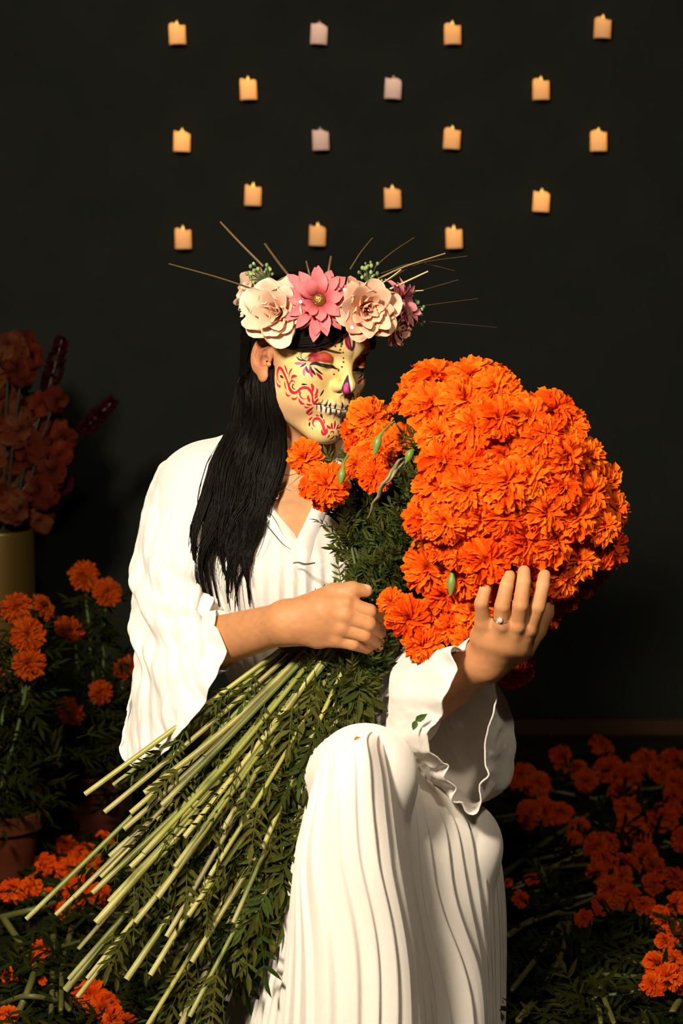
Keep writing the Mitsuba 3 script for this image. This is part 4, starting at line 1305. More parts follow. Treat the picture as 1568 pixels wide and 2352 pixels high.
STEM_COLS = [np.array([.34, .33, .075]), np.array([.26, .28, .055]), np.array([.40, .37, .11]), np.array([.18, .22, .045]), np.array([.24, .21, .085])]
CENTRE = np.array([1150.0, 1120.0])


def dome_Y(px, py):
    d = 1 - ((px - CENTRE[0]) / 300) ** 2 - ((py - CENTRE[1]) / 345) ** 2
    return 2.665 - .215 * max(0.0, d) ** .38


HELD = [(1000, 850, 58), (1070, 848, 55), (945, 880, 42), (925, 912, 42), (985, 930, 58), (1060, 915, 58), (1120, 885, 50), (1165, 905, 46), (1000, 985, 50), (1080, 985, 55), (1150, 965, 52), (1215, 955, 50), (1275, 945, 52),
        (1312, 985, 42), (1225, 1015, 55), (1290, 1050, 55), (1348, 1055, 48), (1385, 1095, 42), (1150, 1040, 55), (1080, 1065, 55), (1010, 1060, 55), (998, 1125, 58), (1075, 1130, 55), (1150, 1110, 55), (1220, 1090, 55),
        (1290, 1125, 52), (1350, 1140, 50), (1402, 1170, 46), (1388, 1238, 54), (1322, 1205, 55), (1250, 1172, 58), (1170, 1185, 55), (1100, 1200, 55), (1030, 1200, 55), (968, 1190, 44), (1008, 1258, 40), (1055, 1265, 52), (1122, 1270, 58),
        (1190, 1255, 58), (1260, 1245, 58), (1332, 1285, 54), (1392, 1300, 42), (1275, 1320, 56), (1205, 1325, 56), (1132, 1345, 54), (1062, 1325, 50), (980, 1315, 55), (1300, 1372, 48), (1345, 1350, 44), (1240, 1385, 48), (1175, 1395, 48),
        (1010, 1372, 52), (930, 1412, 48), (1085, 1400, 48), (1012, 1430, 40), (975, 1488, 46), (1068, 1462, 34), (1120, 1440, 40), (1262, 1405, 36), (1040, 1240, 40), (1370, 1200, 45), (1100, 950, 45), (1240, 985, 40), (900, 1375, 30), (1182, 1535, 44)]
NECKED = [(842, 955, 47, 2.655), (810, 994, 28, 2.675), (895, 1015, 44, 2.64), (834, 1052, 46, 2.645), (808, 1030, 24, 2.66), (704, 1058, 40, 2.66), (766, 1118, 46, 2.635), (722, 1112, 28, 2.66), (862, 1092, 38, 2.63), (742, 1152, 26, 2.65), (880, 1060, 36, 2.65), (860, 990, 36, 2.67), (926, 1002, 36, 2.645), (872, 1030, 34, 2.632), (812, 1078, 32, 2.64)]
def held_Y(x, y, R):
    if (x, y) == (1182, 1535):
        return 2.60
    if x < 1100 and y > 1285:                       # the lower left cluster hangs forward, over her sleeve
        return 2.535 - .012 * (x > 1040)
    if x < 1025 and y > 1150:
        return min(dome_Y(x, y), 2.59)
    return dome_Y(x, y) + (0 if R > 43 else .012)


HELD_LABELS = {(1000, 850): 'topmost marigold of the bouquet, at its upper left shoulder', (1070, 848): 'marigold on the top of the bouquet, right beside the topmost one', (925, 912): 'leftmost marigold of the big upper mass, beside her nose', (1275, 945): 'marigold on the upper right shoulder of the bouquet',
               (1402, 1170): 'rightmost marigold of the bouquet', (1392, 1300): 'marigold low on the right edge of the bouquet', (1182, 1535): 'lone marigold that shows below her wrist, apart from the others', (975, 1488): 'lowest marigold of the bouquet, hanging over the white sleeve', (930, 1412): 'marigold between the fingertips of her lower hand and the bouquet',
               (1068, 1462): 'marigold that touches the back of her raised hand at the left', (1205, 1325): 'marigold right behind the tips of her middle fingers', (1275, 1320): 'marigold just right of her index fingertip', (1132, 1345): 'marigold behind her little finger', (1190, 1255): 'marigold just above her raised fingertips',
               (968, 1190): 'marigold at the left edge of the big mass, over the green leaves', (980, 1315): 'marigold above the lower left cluster, below the green leaves', (1345, 1350): 'marigold at the lower right edge of the bouquet', (1165, 905): 'marigold at the notch between the top and the right shoulder of the bouquet'}
NECK_LABELS = ['marigold that touches her painted mouth', 'marigold against her chin, half behind the one at her mouth', 'marigold right of the one at her mouth', 'marigold in the middle of the cluster below her chin', 'small marigold squeezed under her chin', 'dark orange marigold on the left, under her jaw',
               'broad bright marigold at the bottom left of the cluster below her chin', 'small marigold left of the bright one below her chin', 'marigold low on the right of the cluster below her chin', 'lowest small marigold, over the white collar', 'marigold with a green bud in front of it', 'marigold behind the green bud near her mouth', 'marigold on the right of the cluster near her chin, towards the big mass', 'marigold right under the green bud near her mouth', 'small marigold just above the broad bright one below her chin']
GATHER = (800, 1432, 2.645)
AX = unit(W(1130, 1110, 2.66) - W(330, 2080, 2.52))
GC = W(*GATHER)
GU = unit(np.cross(AX, [0, 1.0, 0]))
GV = np.cross(AX, GU)
ENDS = [(195, 1825, 2.56), (262, 1806, 2.60), (240, 1866, 2.56), (60, 2112, 2.50), (128, 2102, 2.47), (170, 2062, 2.46), (212, 2052, 2.46), (200, 2248, 2.46), (178, 2290, 2.48), (345, 2240, 2.45), (252, 1968, 2.50), (335, 2362, 2.47), (398, 2392, 2.47),
        (425, 2395, 2.48), (300, 1992, 2.48), (158, 2250, 2.50), (232, 2016, 2.52), (150, 2275, 2.52), (300, 1868, 2.55), (285, 1905, 2.50), (330, 1960, 2.44), (220, 2120, 2.44), (290, 2250, 2.44), (440, 2210, 2.44), (535, 2120, 2.44), (260, 2180, 2.52), (180, 2180, 2.54), (310, 2120, 2.43), (362, 2062, 2.43), (402, 1992, 2.45), (424, 1922, 2.47), (372, 1850, 2.50), (452, 1834, 2.50), (382, 2152, 2.43), (432, 2104, 2.43), (482, 2012, 2.45), (250, 2072, 2.46), (332, 1822, 2.53), (435, 2335, 2.44), (512, 1905, 2.49), (540, 1780, 2.53), (602, 1700, 2.55)]
bq = np.random.default_rng(77)
fl_all = [(x, y, R, held_Y(x, y, R)) for x, y, R in HELD]
fl_all = [(CENTRE[0] + (x - CENTRE[0]) * .965, CENTRE[1] + (y - CENTRE[1]) * .965 + (8 if y < 960 else 0), R, Y) if y < 1280 or x > 1200 else (x, y, R, Y) for x, y, R, Y in fl_all] + NECKED
# blooms at the back of the bouquet, that fill it out when seen from the side
for k in range(16):
    a = k * 2.4
    fl_all.append((1150 + 190 * math.cos(a) * (.4 + .6 * (k % 4) / 3), 1090 + 215 * math.sin(a) * (.4 + .6 * (k % 4) / 3), 50, 2.74 + .05 * ((k * 7) % 3) / 2))
FOCUS = W(1000, 1290, 2.74)
order = sorted(range(len(fl_all)), key=lambda i: bq.random())
for i, (px, py, Rpx, Y) in enumerate(fl_all):
    key = number('marigold')
    c = W(px + bq.normal(0, 7), py + bq.normal(0, 8), Y + bq.normal(0, .007))
    R = Rpx * Y / F_PX * bq.uniform(1.12, 1.32)
    ax = unit(unit(c - FOCUS) + np.array([0, -.55, .12]) + bq.normal(0, .33, 3))
    if i >= len(HELD) and i < len(HELD) + len(NECKED):
        ax = unit(np.array([-.15, -.9, .35]) + bq.normal(0, .35, 3))
    if i >= len(HELD) + len(NECKED):
        ax = unit(unit(c - FOCUS) + bq.normal(0, .2, 3))
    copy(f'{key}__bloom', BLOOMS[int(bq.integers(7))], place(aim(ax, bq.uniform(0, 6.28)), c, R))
    # the stem: from its cut end through her hand to the bloom
    j = order[i]
    if j < len(ENDS):
        e = W(*ENDS[j])
        gu, gv = bq.uniform(-.8, .8), bq.uniform(-.9, -.1)
        # keep the order across the hand the same as that of the ends
        gu = np.clip(((e - GC) - AX * ((e - GC) @ AX)) @ GU / .21, -1, 1)
        rad, col = bq.uniform(.0028, .0046), STEM_COLS[[0, 1, 2, 3, 0, 4, 1][j % 7]] * bq.uniform(.5, .9)
    else:
        # ends hidden among the leaves, over the whole width of the fan
        w = bq.uniform(0, 1)
        e = W(*[(330, 2080), (400, 2240), (430, 2250), (440, 2130), (560, 2050), (620, 2040), (640, 1960), (520, 2120), (440, 2060), (380, 1960), (560, 2060)][j % 11], 2.575) + bq.normal(0, .02, 3) * [1, 1.2, 1]
        e = e + (GC - e) * bq.uniform(-.05, .25) + np.array([0, -.06 * (j % 3 == 0), 0])
        gu = np.clip(((e - GC) - AX * ((e - GC) @ AX)) @ GU / .21, -1, 1)
        gv = bq.uniform(-.7, .9)
        rad, col = bq.uniform(.0032, .0048), STEM_COLS[int(bq.integers(5))] * .8
    gp = GC + GU * gu * .047 + GV * gv * .036
    g2 = gp + AX * .05
    base = c - ax * R * .55
    mid1 = gp * .45 + e * .55 + np.array([0, 0, -.006]) + bq.normal(0, .0045, 3)
    mid2 = (g2 + base) / 2 + AX * .01 - ax * .025 + bq.normal(0, .006, 3)
    pts = [e, mid1, gp, g2, mid2, base - ax * .03, base]
    path = catmull(pts, 34)
    v, f, col3 = stem_mesh(path, rad, col, bq)
    put(f'{key}__stem', (v, f), 'mat_stem', smooth=True, color=clip01(col3))
    cv, cf, cc = calyx_mesh(R, bq)
    put(f'{key}__calyx', (cv @ aim(ax).T + c, cf), 'mat_leaf', smooth=True, color=cc)
    # leaves along the stem
    leaves = []
    shown = j < len(ENDS)
    held_part = np.r_[bq.uniform(.50, .90, 34)]
    for s in np.r_[held_part, bq.uniform(.10, .49, 7) if shown else bq.uniform(.03, .48, 30)]:
        k = min(int(s * 33), 32)
        p, d = path[k], unit(path[k + 1] - path[k])
        side = unit(np.cross(d, bq.normal(0, 1, 3)))
        low_part = s < .49
        if low_part:
            dirl = -d * .7 + side * .45 + np.array([.12, .12 if shown and bq.random() < .35 else -.12, -.45])
            nn = np.array([0, -1, .4]) + bq.normal(0, .6, 3)
            leaves.append(pinnate(p, dirl, nn, bq.uniform(.04, .08), bq, big=bq.uniform(.7, 1.45) * (.8 if shown else 1), pairs=4))
        else:
            dirl = d * .9 + side * .7 + np.array([0, -.30, 0])
            nn = np.array([0, -1, .4]) + bq.normal(0, .6, 3)
            leaves.append(pinnate(p, dirl, nn, bq.uniform(.032, .055), bq, big=.66, pairs=5))
    lv, lf, lc = join(leaves)
    put(f'{key}__foliage', (lv, lf), 'mat_leaf', smooth=False, color=clip01(lc), kind='stuff')
    if i < len(HELD):
        lab, grp = HELD_LABELS.get(HELD[i][:2], 'orange marigold of the big bouquet she holds'), 'marigolds of the bouquet'
    elif i < len(HELD) + len(NECKED):
        lab, grp = NECK_LABELS[i - len(HELD)], 'marigolds near her chin'
    else:
        lab, grp = 'orange marigold at the back of the big bouquet', 'marigolds at the back of the bouquet'
    tag(key, lab, 'marigold', grp)

# a few things among them
loose_p = catmull(P((712, 1512, 2.575), (672, 1720, 2.485), (625, 1960, 2.435), (578, 2242, 2.40)), 30)
v, f, c3 = stem_mesh(loose_p[::-1], .0043, np.array([.40, .37, .10]), bq)
put('cut_stem', (v, f), 'mat_stem', smooth=True, color=clip01(c3), label='single long yellow green stem that hangs across the leaves beside the skirt', category='stem')
dry = catmull(P((845, 1190, 2.585), (862, 1150, 2.572), (885, 1105, 2.566), (918, 1062, 2.575)), 16)
dry = dry + .0012 * np.sin(np.arange(16)[:, None] * [1.3, 2.1, 1.7])
v, f = join([tube(dry, [.0018, .0030, .0042, .0050, .0030], 9, ribs=.22, flat=.55), tube(dry[9:] + [.004, -.001, .001], [.0012, .0024, .0016], 7, ribs=.2), tube(P((905, 1078, 2.570), (915, 1058, 2.566), (928, 1052, 2.572)), [.0030, .0022, .0008], 6, n=6)])
put('dry_stalk', (v, f), 'mat_stem', smooth=True, color=np.tile([.20, .16, .08], (len(v), 1)) * (.7 + .6 * vfbm(v * 120, 2)[:, None]), label='dry greyish brown stalk among the green leaves below her chin', category='stalk')
for pts, R, lab in (([(905, 968, 2.60), (885, 985, 2.585), (870, 1005, 2.58), (864, 1028, 2.578)], .0070, 'green marigold bud in front of the flowers right of her chin'), ([(800, 1046, 2.61), (791, 1058, 2.60), (787, 1075, 2.595), (784, 1095, 2.592)], .0068, 'green marigold bud below her chin'),
                    ([(1045, 1255, 2.50), (1041, 1290, 2.495), (1038, 1320, 2.49), (1036, 1350, 2.488)], .0070, 'green marigold bud on a thin stem left of her raised hand'), ([(905, 948, 2.63), (925, 925, 2.615), (940, 915, 2.61)], .0052, 'small green marigold bud at the upper left of the bouquet'),
                    ([(990, 1019, 2.60), (965, 1019, 2.595), (945, 1035, 2.59), (938, 1050, 2.588)], .0070, 'green marigold bud where the flowers near her chin meet the big bouquet')):
    key = number('marigold_bud')
    p = catmull(P(*pts), 16)
    v, f = tube(p[:12], .0016, 7)
    put(f'{key}__stem', (v, f), 'mat_stem', smooth=True, color=np.tile([.12, .17, .04], (len(v), 1)))
    tipd = unit(p[-1] - p[-3])
    v, f = tube(np.vstack([p[9:], p[-1:] + tipd * .006, p[-1:] + tipd * .010]), [R * .30, R * .45, R * .72, R * .78, R * .66, R * .45, R * .2], 12, n=14, ribs=.08)
    put(f'{key}__calyx', (v, f), 'mat_stem', smooth=True, color=np.tile([.14, .20, .04], (len(v), 1)))
    tag(key, lab, 'flower bud')
pt = leaflet(W(818, 1692, 2.388), np.array([.4, -.2, -1]), np.array([0, -1, .2]), .009, .0045, np.array([.85, .13, .01]), bq)
put('petal', pt[:2], 'mat_petal', color=pt[2], label='loose orange petal on the white skirt over her knee', category='petal')
tw = tube(P((674, 1293, 2.700), (686, 1292, 2.690), (700, 1296, 2.672), (722, 1293, 2.655)), [.0010, .0016, .0012], 6, n=12)
put('twig', tw, 'mat_stem', smooth=True, color=np.tile([.09, .08, .03], (len(tw[0]), 1)), label='thin dark twig that crosses the white blouse beside the green leaves', category='twig')
for pts, lab in (([(955, 1655, 2.470), (975, 1645, 2.445), (998, 1630, 2.432)], 'small green leaf stuck to the white sleeve above the skirt'),):
    p = P(*pts)
    v, f, c3 = join([leaflet(p[0], p[2] - p[0], np.array([0, -1, .2]), .030, .0045, np.array([.06, .12, .03]), bq), leaflet(p[0], np.array([-.3, -.2, -1]), np.array([0, -1, .1]), .013, .004, np.array([.05, .10, .025]), bq)])
    put('leaf', (v, f), 'mat_leaf', color=c3, label=lab, category='leaf')

# ---------------------------------------------------------------- flower crown
cr = np.random.default_rng(5)


def rose_petal(phi, b0, b1, L, hw, r, r0=.10, curl=.5, nu=9, nv=9):
    """A cupped petal round the z axis: leaves the axis at the angle b0 and opens to b1; hw is its half width as a length; unit rose radius."""
    s = np.linspace(0, 1, nu)
    be = b0 + (b1 - b0) * s**1.2 + curl * np.maximum(0, s - .72) ** 2 * 9
    ds = L / (nu - 1)
    rr = r0 + np.r_[0, np.cumsum(np.sin(be[:-1]) * ds)]
    zz = np.r_[0, np.cumsum(np.cos(be[:-1]) * ds)] - .28
    w = hw * np.interp(s, [0, .25, .55, .8, .93, 1], [.40, .80, 1.0, 1.0, .86, .66])
    x = np.linspace(-1, 1, nv)
    wav = (.055 * np.sin(x * r.uniform(2.5, 5) + r.uniform(0, 6)) + r.normal(0, .012, nv)) * min(1, .25 + b1)
    g = np.zeros((nu, nv, 3))
    lobe = 1 - .24 * (np.abs(x) ** 2.4)
    for i in range(nu):
        k = max(rr[i], .16)
        a = x * w[i] / (k * .55 + .45)
        rad, z = rr[i] * (1 + 0 * x), zz[i] * (1 + 0 * x)
        rad = rad + wav * s[i] ** 2 * math.cos(be[i]) * 1.2 - (1 - lobe) * s[i] ** 2 * math.sin(be[i]) * L
        z = z + wav * s[i] ** 2 * math.sin(be[i]) * 1.2 - (1 - lobe) * s[i] ** 2 * math.cos(be[i]) * L
        g[i] = np.stack([rad * np.cos(phi + a), rad * np.sin(phi + a), z], -1)
    return g


def rose(parent, c, axis, R, seed, tints, n_out=(6, 7, 6, 4, 3), up=None):
    r = np.random.default_rng(seed)
    M = aim(axis, r.uniform(0, 6.28))
    k = number(f'{parent}__rose')
    layers = [(.95, 1.45, .86, .66, .12), (.66, 1.08, .82, .60, .11), (.40, .72, .74, .52, .09), (.16, .30, .64, .60, .07), (.02, .10, .55, .52, .04)]
    i = 0
    heart, edge = np.array(tints[0]), np.array(tints[1])
    for li, (b0, b1, L, hw, r0) in enumerate(layers):
        for j in range(n_out[li]):
            ph = j * 2 * np.pi / n_out[li] + li * 1.1 + r.normal(0, .16)
            g = rose_petal(ph, b0 + r.normal(0, .07), b1 + r.normal(0, .12), L * r.uniform(.88, 1.1), hw * r.uniform(.9, 1.15), r, r0, r.uniform(.1, .55))
            v, f = thick(g, False, .012)
            s = np.linspace(0, 1, 9)[:, None]
            t = clip01(s * .75 + .30 * (1 - li / 4))
            col = heart * (1 - t) + edge * t
            col = col[:, None] * np.ones((9, 9, 1)) * (1 + .05 * r.normal())
            if r.random() < .3:
                gb = sstep(.75, 1, s) * sstep(.3, 1, np.linspace(-1, 1, 9))[None]
                col = col * (1 - gb[..., None] * .5) + gb[..., None] * .5 * np.array([.50, .46, .12])
            cc = np.vstack([col.reshape(-1, 3)] * 2)
            put(number(f'{k}__petal'), ((v * R) @ M.T + c, f), 'mat_petal', smooth=True, color=clip01(cc))
    return k


def daisy(parent, c, axis, R, seed, tints, open_=(1.5, 1.25, .85), n=(15, 13, 9)):
    r = np.random.default_rng(seed)
    M = aim(axis, r.uniform(0, 6.28))
    k = number(f'{parent}__daisy')
    for li in (0, 1, 2):
        for j in range(n[li]):
            ph = j * 2 * np.pi / n[li] + li * .2 + r.normal(0, .06)
            nu, nv = 7, 5
            s, x = np.linspace(0, 1, nu)[:, None], np.linspace(-1, 1, nv)[None]
            L = r.uniform(.85, 1.08) * (1 - .16 * li)
            be = open_[li] + r.normal(0, .2) - .5 * (1 - s) + r.uniform(-.3, .35) * s**2
            rr = .16 + L * .9 * s * np.sin(be)
            zz = L * .9 * s * np.cos(be) + .05 * li
            w = .150 * np.interp(s[:, 0], [0, .35, .7, .9, 1], [.5, .95, 1.0, .6, .05])[:, None] * r.uniform(.85, 1.15)
            cup = .05 * x**2 * np.sin(s * 3)
            g = np.stack([rr * math.cos(ph) - x * w * math.sin(ph), rr * math.sin(ph) + x * w * math.cos(ph), zz + cup + 0 * x], -1)
            v, f = thick(g, False, .010)
            t = sstep(.05, .75, s)[:, :, None]
            col = (np.array(tints[0]) * (1 - t) + np.array(tints[1]) * t) * np.ones((nu, nv, 1)) * (1 + .09 * r.normal())
            put(number(f'{k}__petal'), ((v * R) @ M.T + c, f), 'mat_petal', smooth=True, color=clip01(np.vstack([col.reshape(-1, 3)] * 2)))
    b = trimesh.creation.icosphere(3, .19)
    v = np.array(b.vertices)
    v = v * (1 + .14 * (vnoise(v * 60, 3)[:, None] - .5)) * [1, 1, .55] + [0, 0, .10]
    put(f'{k}__disc', ((v * R) @ M.T + c, np.array(b.faces)), 'mat_disc', smooth=False, label='brown gold centre')
    return k


cream = ((.80, .46, .24), (.86, .68, .54))
peach = ((.78, .40, .23), (.80, .56, .40))
dusty = ((.60, .20, .17), (.66, .42, .30))
pinks = ((.50, .07, .085), (.70, .22, .24))
# the band: a twisted ring round the head, under the flowers
bc = np.array([0, -.006, .074])
ring_p = np.array([from_head(bc + [.083 * math.cos(a), .098 * math.sin(a), .006 * math.sin(a)]) for a in np.linspace(0, 2 * np.pi, 49)])
put('flower_wreath__band', tube(ring_p, .0055, 8, cap=False), 'mat_black', smooth=True)
rose('flower_wreath', W(632, 716, 2.712), [-.28, -.93, .10], .057, 1, cream)
rose('flower_wreath', W(842, 710, 2.688), [.22, -.95, -.12], .051, 2, peach)
rose('flower_wreath', W(915, 752, 2.735), [.75, -.60, -.25], .031, 3, dusty)
# one wide petal that stands up behind the second rose
g = rose_petal(math.pi / 2, .05, .55, 1.0, .70, np.random.default_rng(8), .05, .2)
v, f = thick(g, False, .012)
M = np.stack([[1, 0, 0], [.05, .15, .98], [0, -.98, .15]], 1)
put(number('flower_wreath__rose_001__petal'), ((v * .058) @ (rot([0, 1, 0], -8) @ rot([1, 0, 0], -12) @ np.stack([[1, 0, 0], [0, 0, 1.0], [0, -1.0, 0]], 1)).T + W(816, 676, 2.712), f), 'mat_petal', smooth=True,
    color=np.vstack([((np.array([.75, .26, .22]) * (1 - sstep(0, .7, np.linspace(0, 1, 9))[:, None]) + np.array([.80, .50, .36]) * sstep(0, .7, np.linspace(0, 1, 9))[:, None])[:, None] * np.ones((9, 9, 1))).reshape(-1, 3)] * 2))
daisy('flower_wreath', W(733, 690, 2.700), [.03, -.97, .12], .050, 4, pinks)
daisy('flower_wreath', W(912, 700, 2.742), [.85, -.42, .10], .040, 6, ((.62, .13, .16), (.80, .32, .36)))
# flowers round the back of the head
rose('flower_wreath', from_head([.074, -.062, .074]), HR @ [.8, -.6, .1], .033, 9, cream, (5, 5, 4, 3, 2))
rose('flower_wreath', from_head([.030, -.105, .078]), HR @ [.2, -.98, .1], .038, 10, peach, (5, 5, 4, 3, 2))
rose('flower_wreath', from_head([-.060, -.075, .078]), HR @ [-.7, -.7, .1], .036, 11, cream, (5, 5, 4, 3, 2))


def sprig(px, py, Y, root, R, seed, n=26):
    r = np.random.default_rng(seed)
    k = number('flower_wreath__sprig')
    c = W(px, py, Y)
    b = root if isinstance(root, np.ndarray) else W(*root)
    stems, beads = [], []
    dx = unit(c - b)
    for i in range(n):
        o = r.normal(0, 1, 3)
        o = o / np.linalg.norm(o) * r.uniform(.35, 1) ** .5
        t = c + o * R * [1, .7, .85]
        m_ = b + (c - b) * .55 + o * R * .25
        stems.append(tube([b, m_, t], [.0007, .0004], 4, n=5, cap=False))
        s = trimesh.creation.icosphere(1, r.uniform(.0017, .0028))
        v = np.array(s.vertices) * [1, 1, 1.25] + t
        g = np.array([.14, .19, .07]) * r.uniform(.6, 1.7)
        beads.append((v, np.array(s.faces), np.tile(g, (len(v), 1))))
    v, f = join(stems)
    put(f'{k}__twig', (v, f), 'mat_stem', color=np.tile([.05, .08, .03], (len(v), 1)), kind='stuff')
    v, f, c3 = join(beads)
    put(f'{k}__bud', (v, f), 'mat_stem', smooth=True, color=clip01(c3), kind='stuff')
    tag(k, 'small dark green sprig of tiny buds')


sprig(598, 629, 2.74, (632, 660, 2.73), .020, 1, 30)
sprig(850, 624, 2.735, (842, 665, 2.72), .017, 2, 22)
sprig(860, 645, 2.73, (850, 668, 2.72), .010, 3, 12)
sprig(961, 704, 2.77, (925, 706, 2.75), .011, 4, 12)
sprig(964, 733, 2.775, (925, 730, 2.75), .011, 5, 12)

STICKS = [([(605, 612, 2.745), (555, 562, 2.76), (506, 510, 2.78)], .0026), ([(590, 667, 2.74), (500, 637, 2.78), (388, 606, 2.83)], .0017), ([(670, 642, 2.74), (640, 604, 2.76), (608, 560, 2.79)], .0027), ([(713, 640, 2.72), (708, 620, 2.72), (703, 600, 2.73)], .0021),
          ([(750, 648, 2.72), (755, 618, 2.72), (760, 589, 2.73)], .0026), ([(804, 618, 2.73), (828, 580, 2.75), (855, 547, 2.78)], .0016), ([(850, 622, 2.73), (900, 580, 2.77), (951, 546, 2.82)], .0014), ([(866, 657, 2.73), (896, 638, 2.73), (921, 619, 2.73)], .0016),
          ([(895, 664, 2.73), (936, 645, 2.73), (983, 623, 2.73)], .0021), ([(868, 640, 2.74), (930, 612, 2.76), (1022, 582, 2.79)], .0016), ([(880, 650, 2.74), (960, 606, 2.78), (1073, 588, 2.83)], .0010), ([(875, 628, 2.74), (955, 604, 2.78), (1044, 622, 2.82)], .0009),
          ([(920, 680, 2.75), (945, 670, 2.75), (972, 667, 2.75)], .0015), ([(950, 672, 2.76), (990, 661, 2.78), (1052, 643, 2.82)], .0012), ([(950, 706, 2.77), (1010, 697, 2.80), (1097, 686, 2.84)], .0008), ([(950, 736, 2.77), (1030, 742, 2.81), (1140, 752, 2.86)], .0006)]
for pts, r in STICKS:
    put(number('flower_wreath__stick'), tube(P(*pts), [r * .8, r * .65], 7, n=10), 'mat_goldstick' if pts[0][0] in (895, 866, 868, 920) else 'mat_dimstick', smooth=True)
# a string of tiny lights woven through
lights = [(734, 632, 2.70, (1, .97, .95)), (690, 693, 2.665, (.85, .75, 1.0)), (791, 665, 2.68, (1, .85, .65)), (852, 654, 2.70, (.85, 1, .9)), (922, 697, 2.71, (.85, .75, 1.0)), (808, 752, 2.645, (.6, 1, .85))]
for px, py, Y, col in lights:
    b = trimesh.creation.icosphere(2, .0021)
    put(number('flower_wreath__light'), (np.array(b.vertices) + W(px, py, Y), np.array(b.faces)), 'mat_wax', smooth=True, emitter={'type': 'area', 'radiance': rgb(*[6 * x for x in col]), 'sampling_weight': .02})
put('flower_wreath__wire', tube(P((690, 693, 2.672), (700, 655, 2.70), (716, 637, 2.705), (734, 630, 2.705), (752, 636, 2.70), (765, 648, 2.695), (780, 660, 2.69), (791, 667, 2.685), (812, 690, 2.70), (835, 668, 2.71), (852, 656, 2.705), (890, 668, 2.72), (922, 699, 2.715)), .0004, 5, n=60), 'mat_silver', smooth=True)
tag('flower_wreath', 'crown of cream roses, pink daisies and golden sticks on her head', 'flower crown')
tag('flower_wreath__rose_002', 'small dusty pink rose')

# ---------------------------------------------------------------- ring and pendant
rc = W(1150, 1417, 2.4475)
rax = unit(W(1153, 1392, 2.438) - W(1152, 1434, 2.452))
t_, a_ = np.linspace(0, 2 * np.pi, 33), None
RM = aim(rax)
band_p = W(1152, 1419, 2.447) + .0106 * (np.cos(t_)[:, None] * RM[:, 0] + np.sin(t_)[:, None] * RM[:, 1])
put('finger_ring__band', tube(band_p, .0009, 8, cap=False), 'mat_silver', smooth=True)
gem = trimesh.creation.icosphere(1, .0037)
gp_ = W(1148, 1425, 2.4345)
put('finger_ring__gem', (np.array(gem.vertices) * [1, .8, 1] + gp_, np.array(gem.faces)), 'mat_gem', label='pale pink stone')
for i in range(4):
    an = i * math.pi / 2 + .6
    put(number('finger_ring__prong'), tube([gp_ + [.0036 * math.cos(an), .0034, .0036 * math.sin(an)], gp_ + [.0030 * math.cos(an), -.0022, .0030 * math.sin(an)]], .0005, 5), 'mat_silver', smooth=True)
tag('finger_ring', 'thin silver ring with a pale pink stone on her ring finger', 'ring')
nl = [surf(skin_sdf, x, y) + [0, -.0012, 0] for x, y in ((585, 1075), (605, 1100), (622, 1120), (633, 1131), (650, 1124), (680, 1100), (715, 1070))]
put('necklace__chain', tube(np.array(nl), .0007, 5, n=40), 'mat_silver', smooth=True)
c = surf(skin_sdf, 634, 1138) + [0, -.003, 0]
put('necklace__pendant', (lambda m: (np.array(m.vertices) * [1, .6, 1.3] + c, np.array(m.faces)))(trimesh.creation.icosphere(1, .0042)), 'mat_silver')
tag('necklace', 'fine silver necklace with a small pendant half hidden by her hair', 'necklace')

# ---------------------------------------------------------------- behind her on the left: a tall gold vase of dark flowers, two pots of marigolds; low light back there is put into their colours
bg = np.random.default_rng(31)
vc = W(-8, 1215, 3.95)
vb = np.array([vc[0], vc[1], 0.0])
H = vc[2]
prof = [(.001, .002), (.070, .002), (.074, .006), (.074, H * .5), (.074, H - .004), (.072, H), (.069, H - .003), (.069, H * .5), (.001, H * .5)]
m = trimesh.creation.revolve(prof[::-1], sections=48)
put('tall_vase', (np.array(m.vertices) + vb, np.array(m.faces)), 'mat_gold', smooth=35, label='tall cylindrical gold vase at the left edge', category='vase')


def dark_flower(i, px, py, Y, Rpx, kind):
    key = number('dark_flower')
    c = W(px, py, Y)
    R = Rpx * Y / F_PX * 1.45
    ax = unit(np.array([bg.normal(0, .5), -.8, bg.normal(.25, .4)]))
    copy(f'{key}__bloom', DARK[kind], place(aim(ax, bg.uniform(0, 6)), c, R))
    root = vb + [bg.uniform(-.04, .04), bg.uniform(-.04, .04), H * .55]
    top = vb + [np.clip((c - vb)[0] * .4, -.05, .05), np.clip((c - vb)[1] * .3, -.05, .05), H + .01]
    v, f = tube([root, top, (top + c) / 2 + [0, 0, .02], c - ax * R * .3], .0028, 6, n=16)
    put(f'{key}__stem', (v, f), 'mat_stem', smooth=True, color=np.tile([.012, .012, .006], (len(v), 1)))
    return key


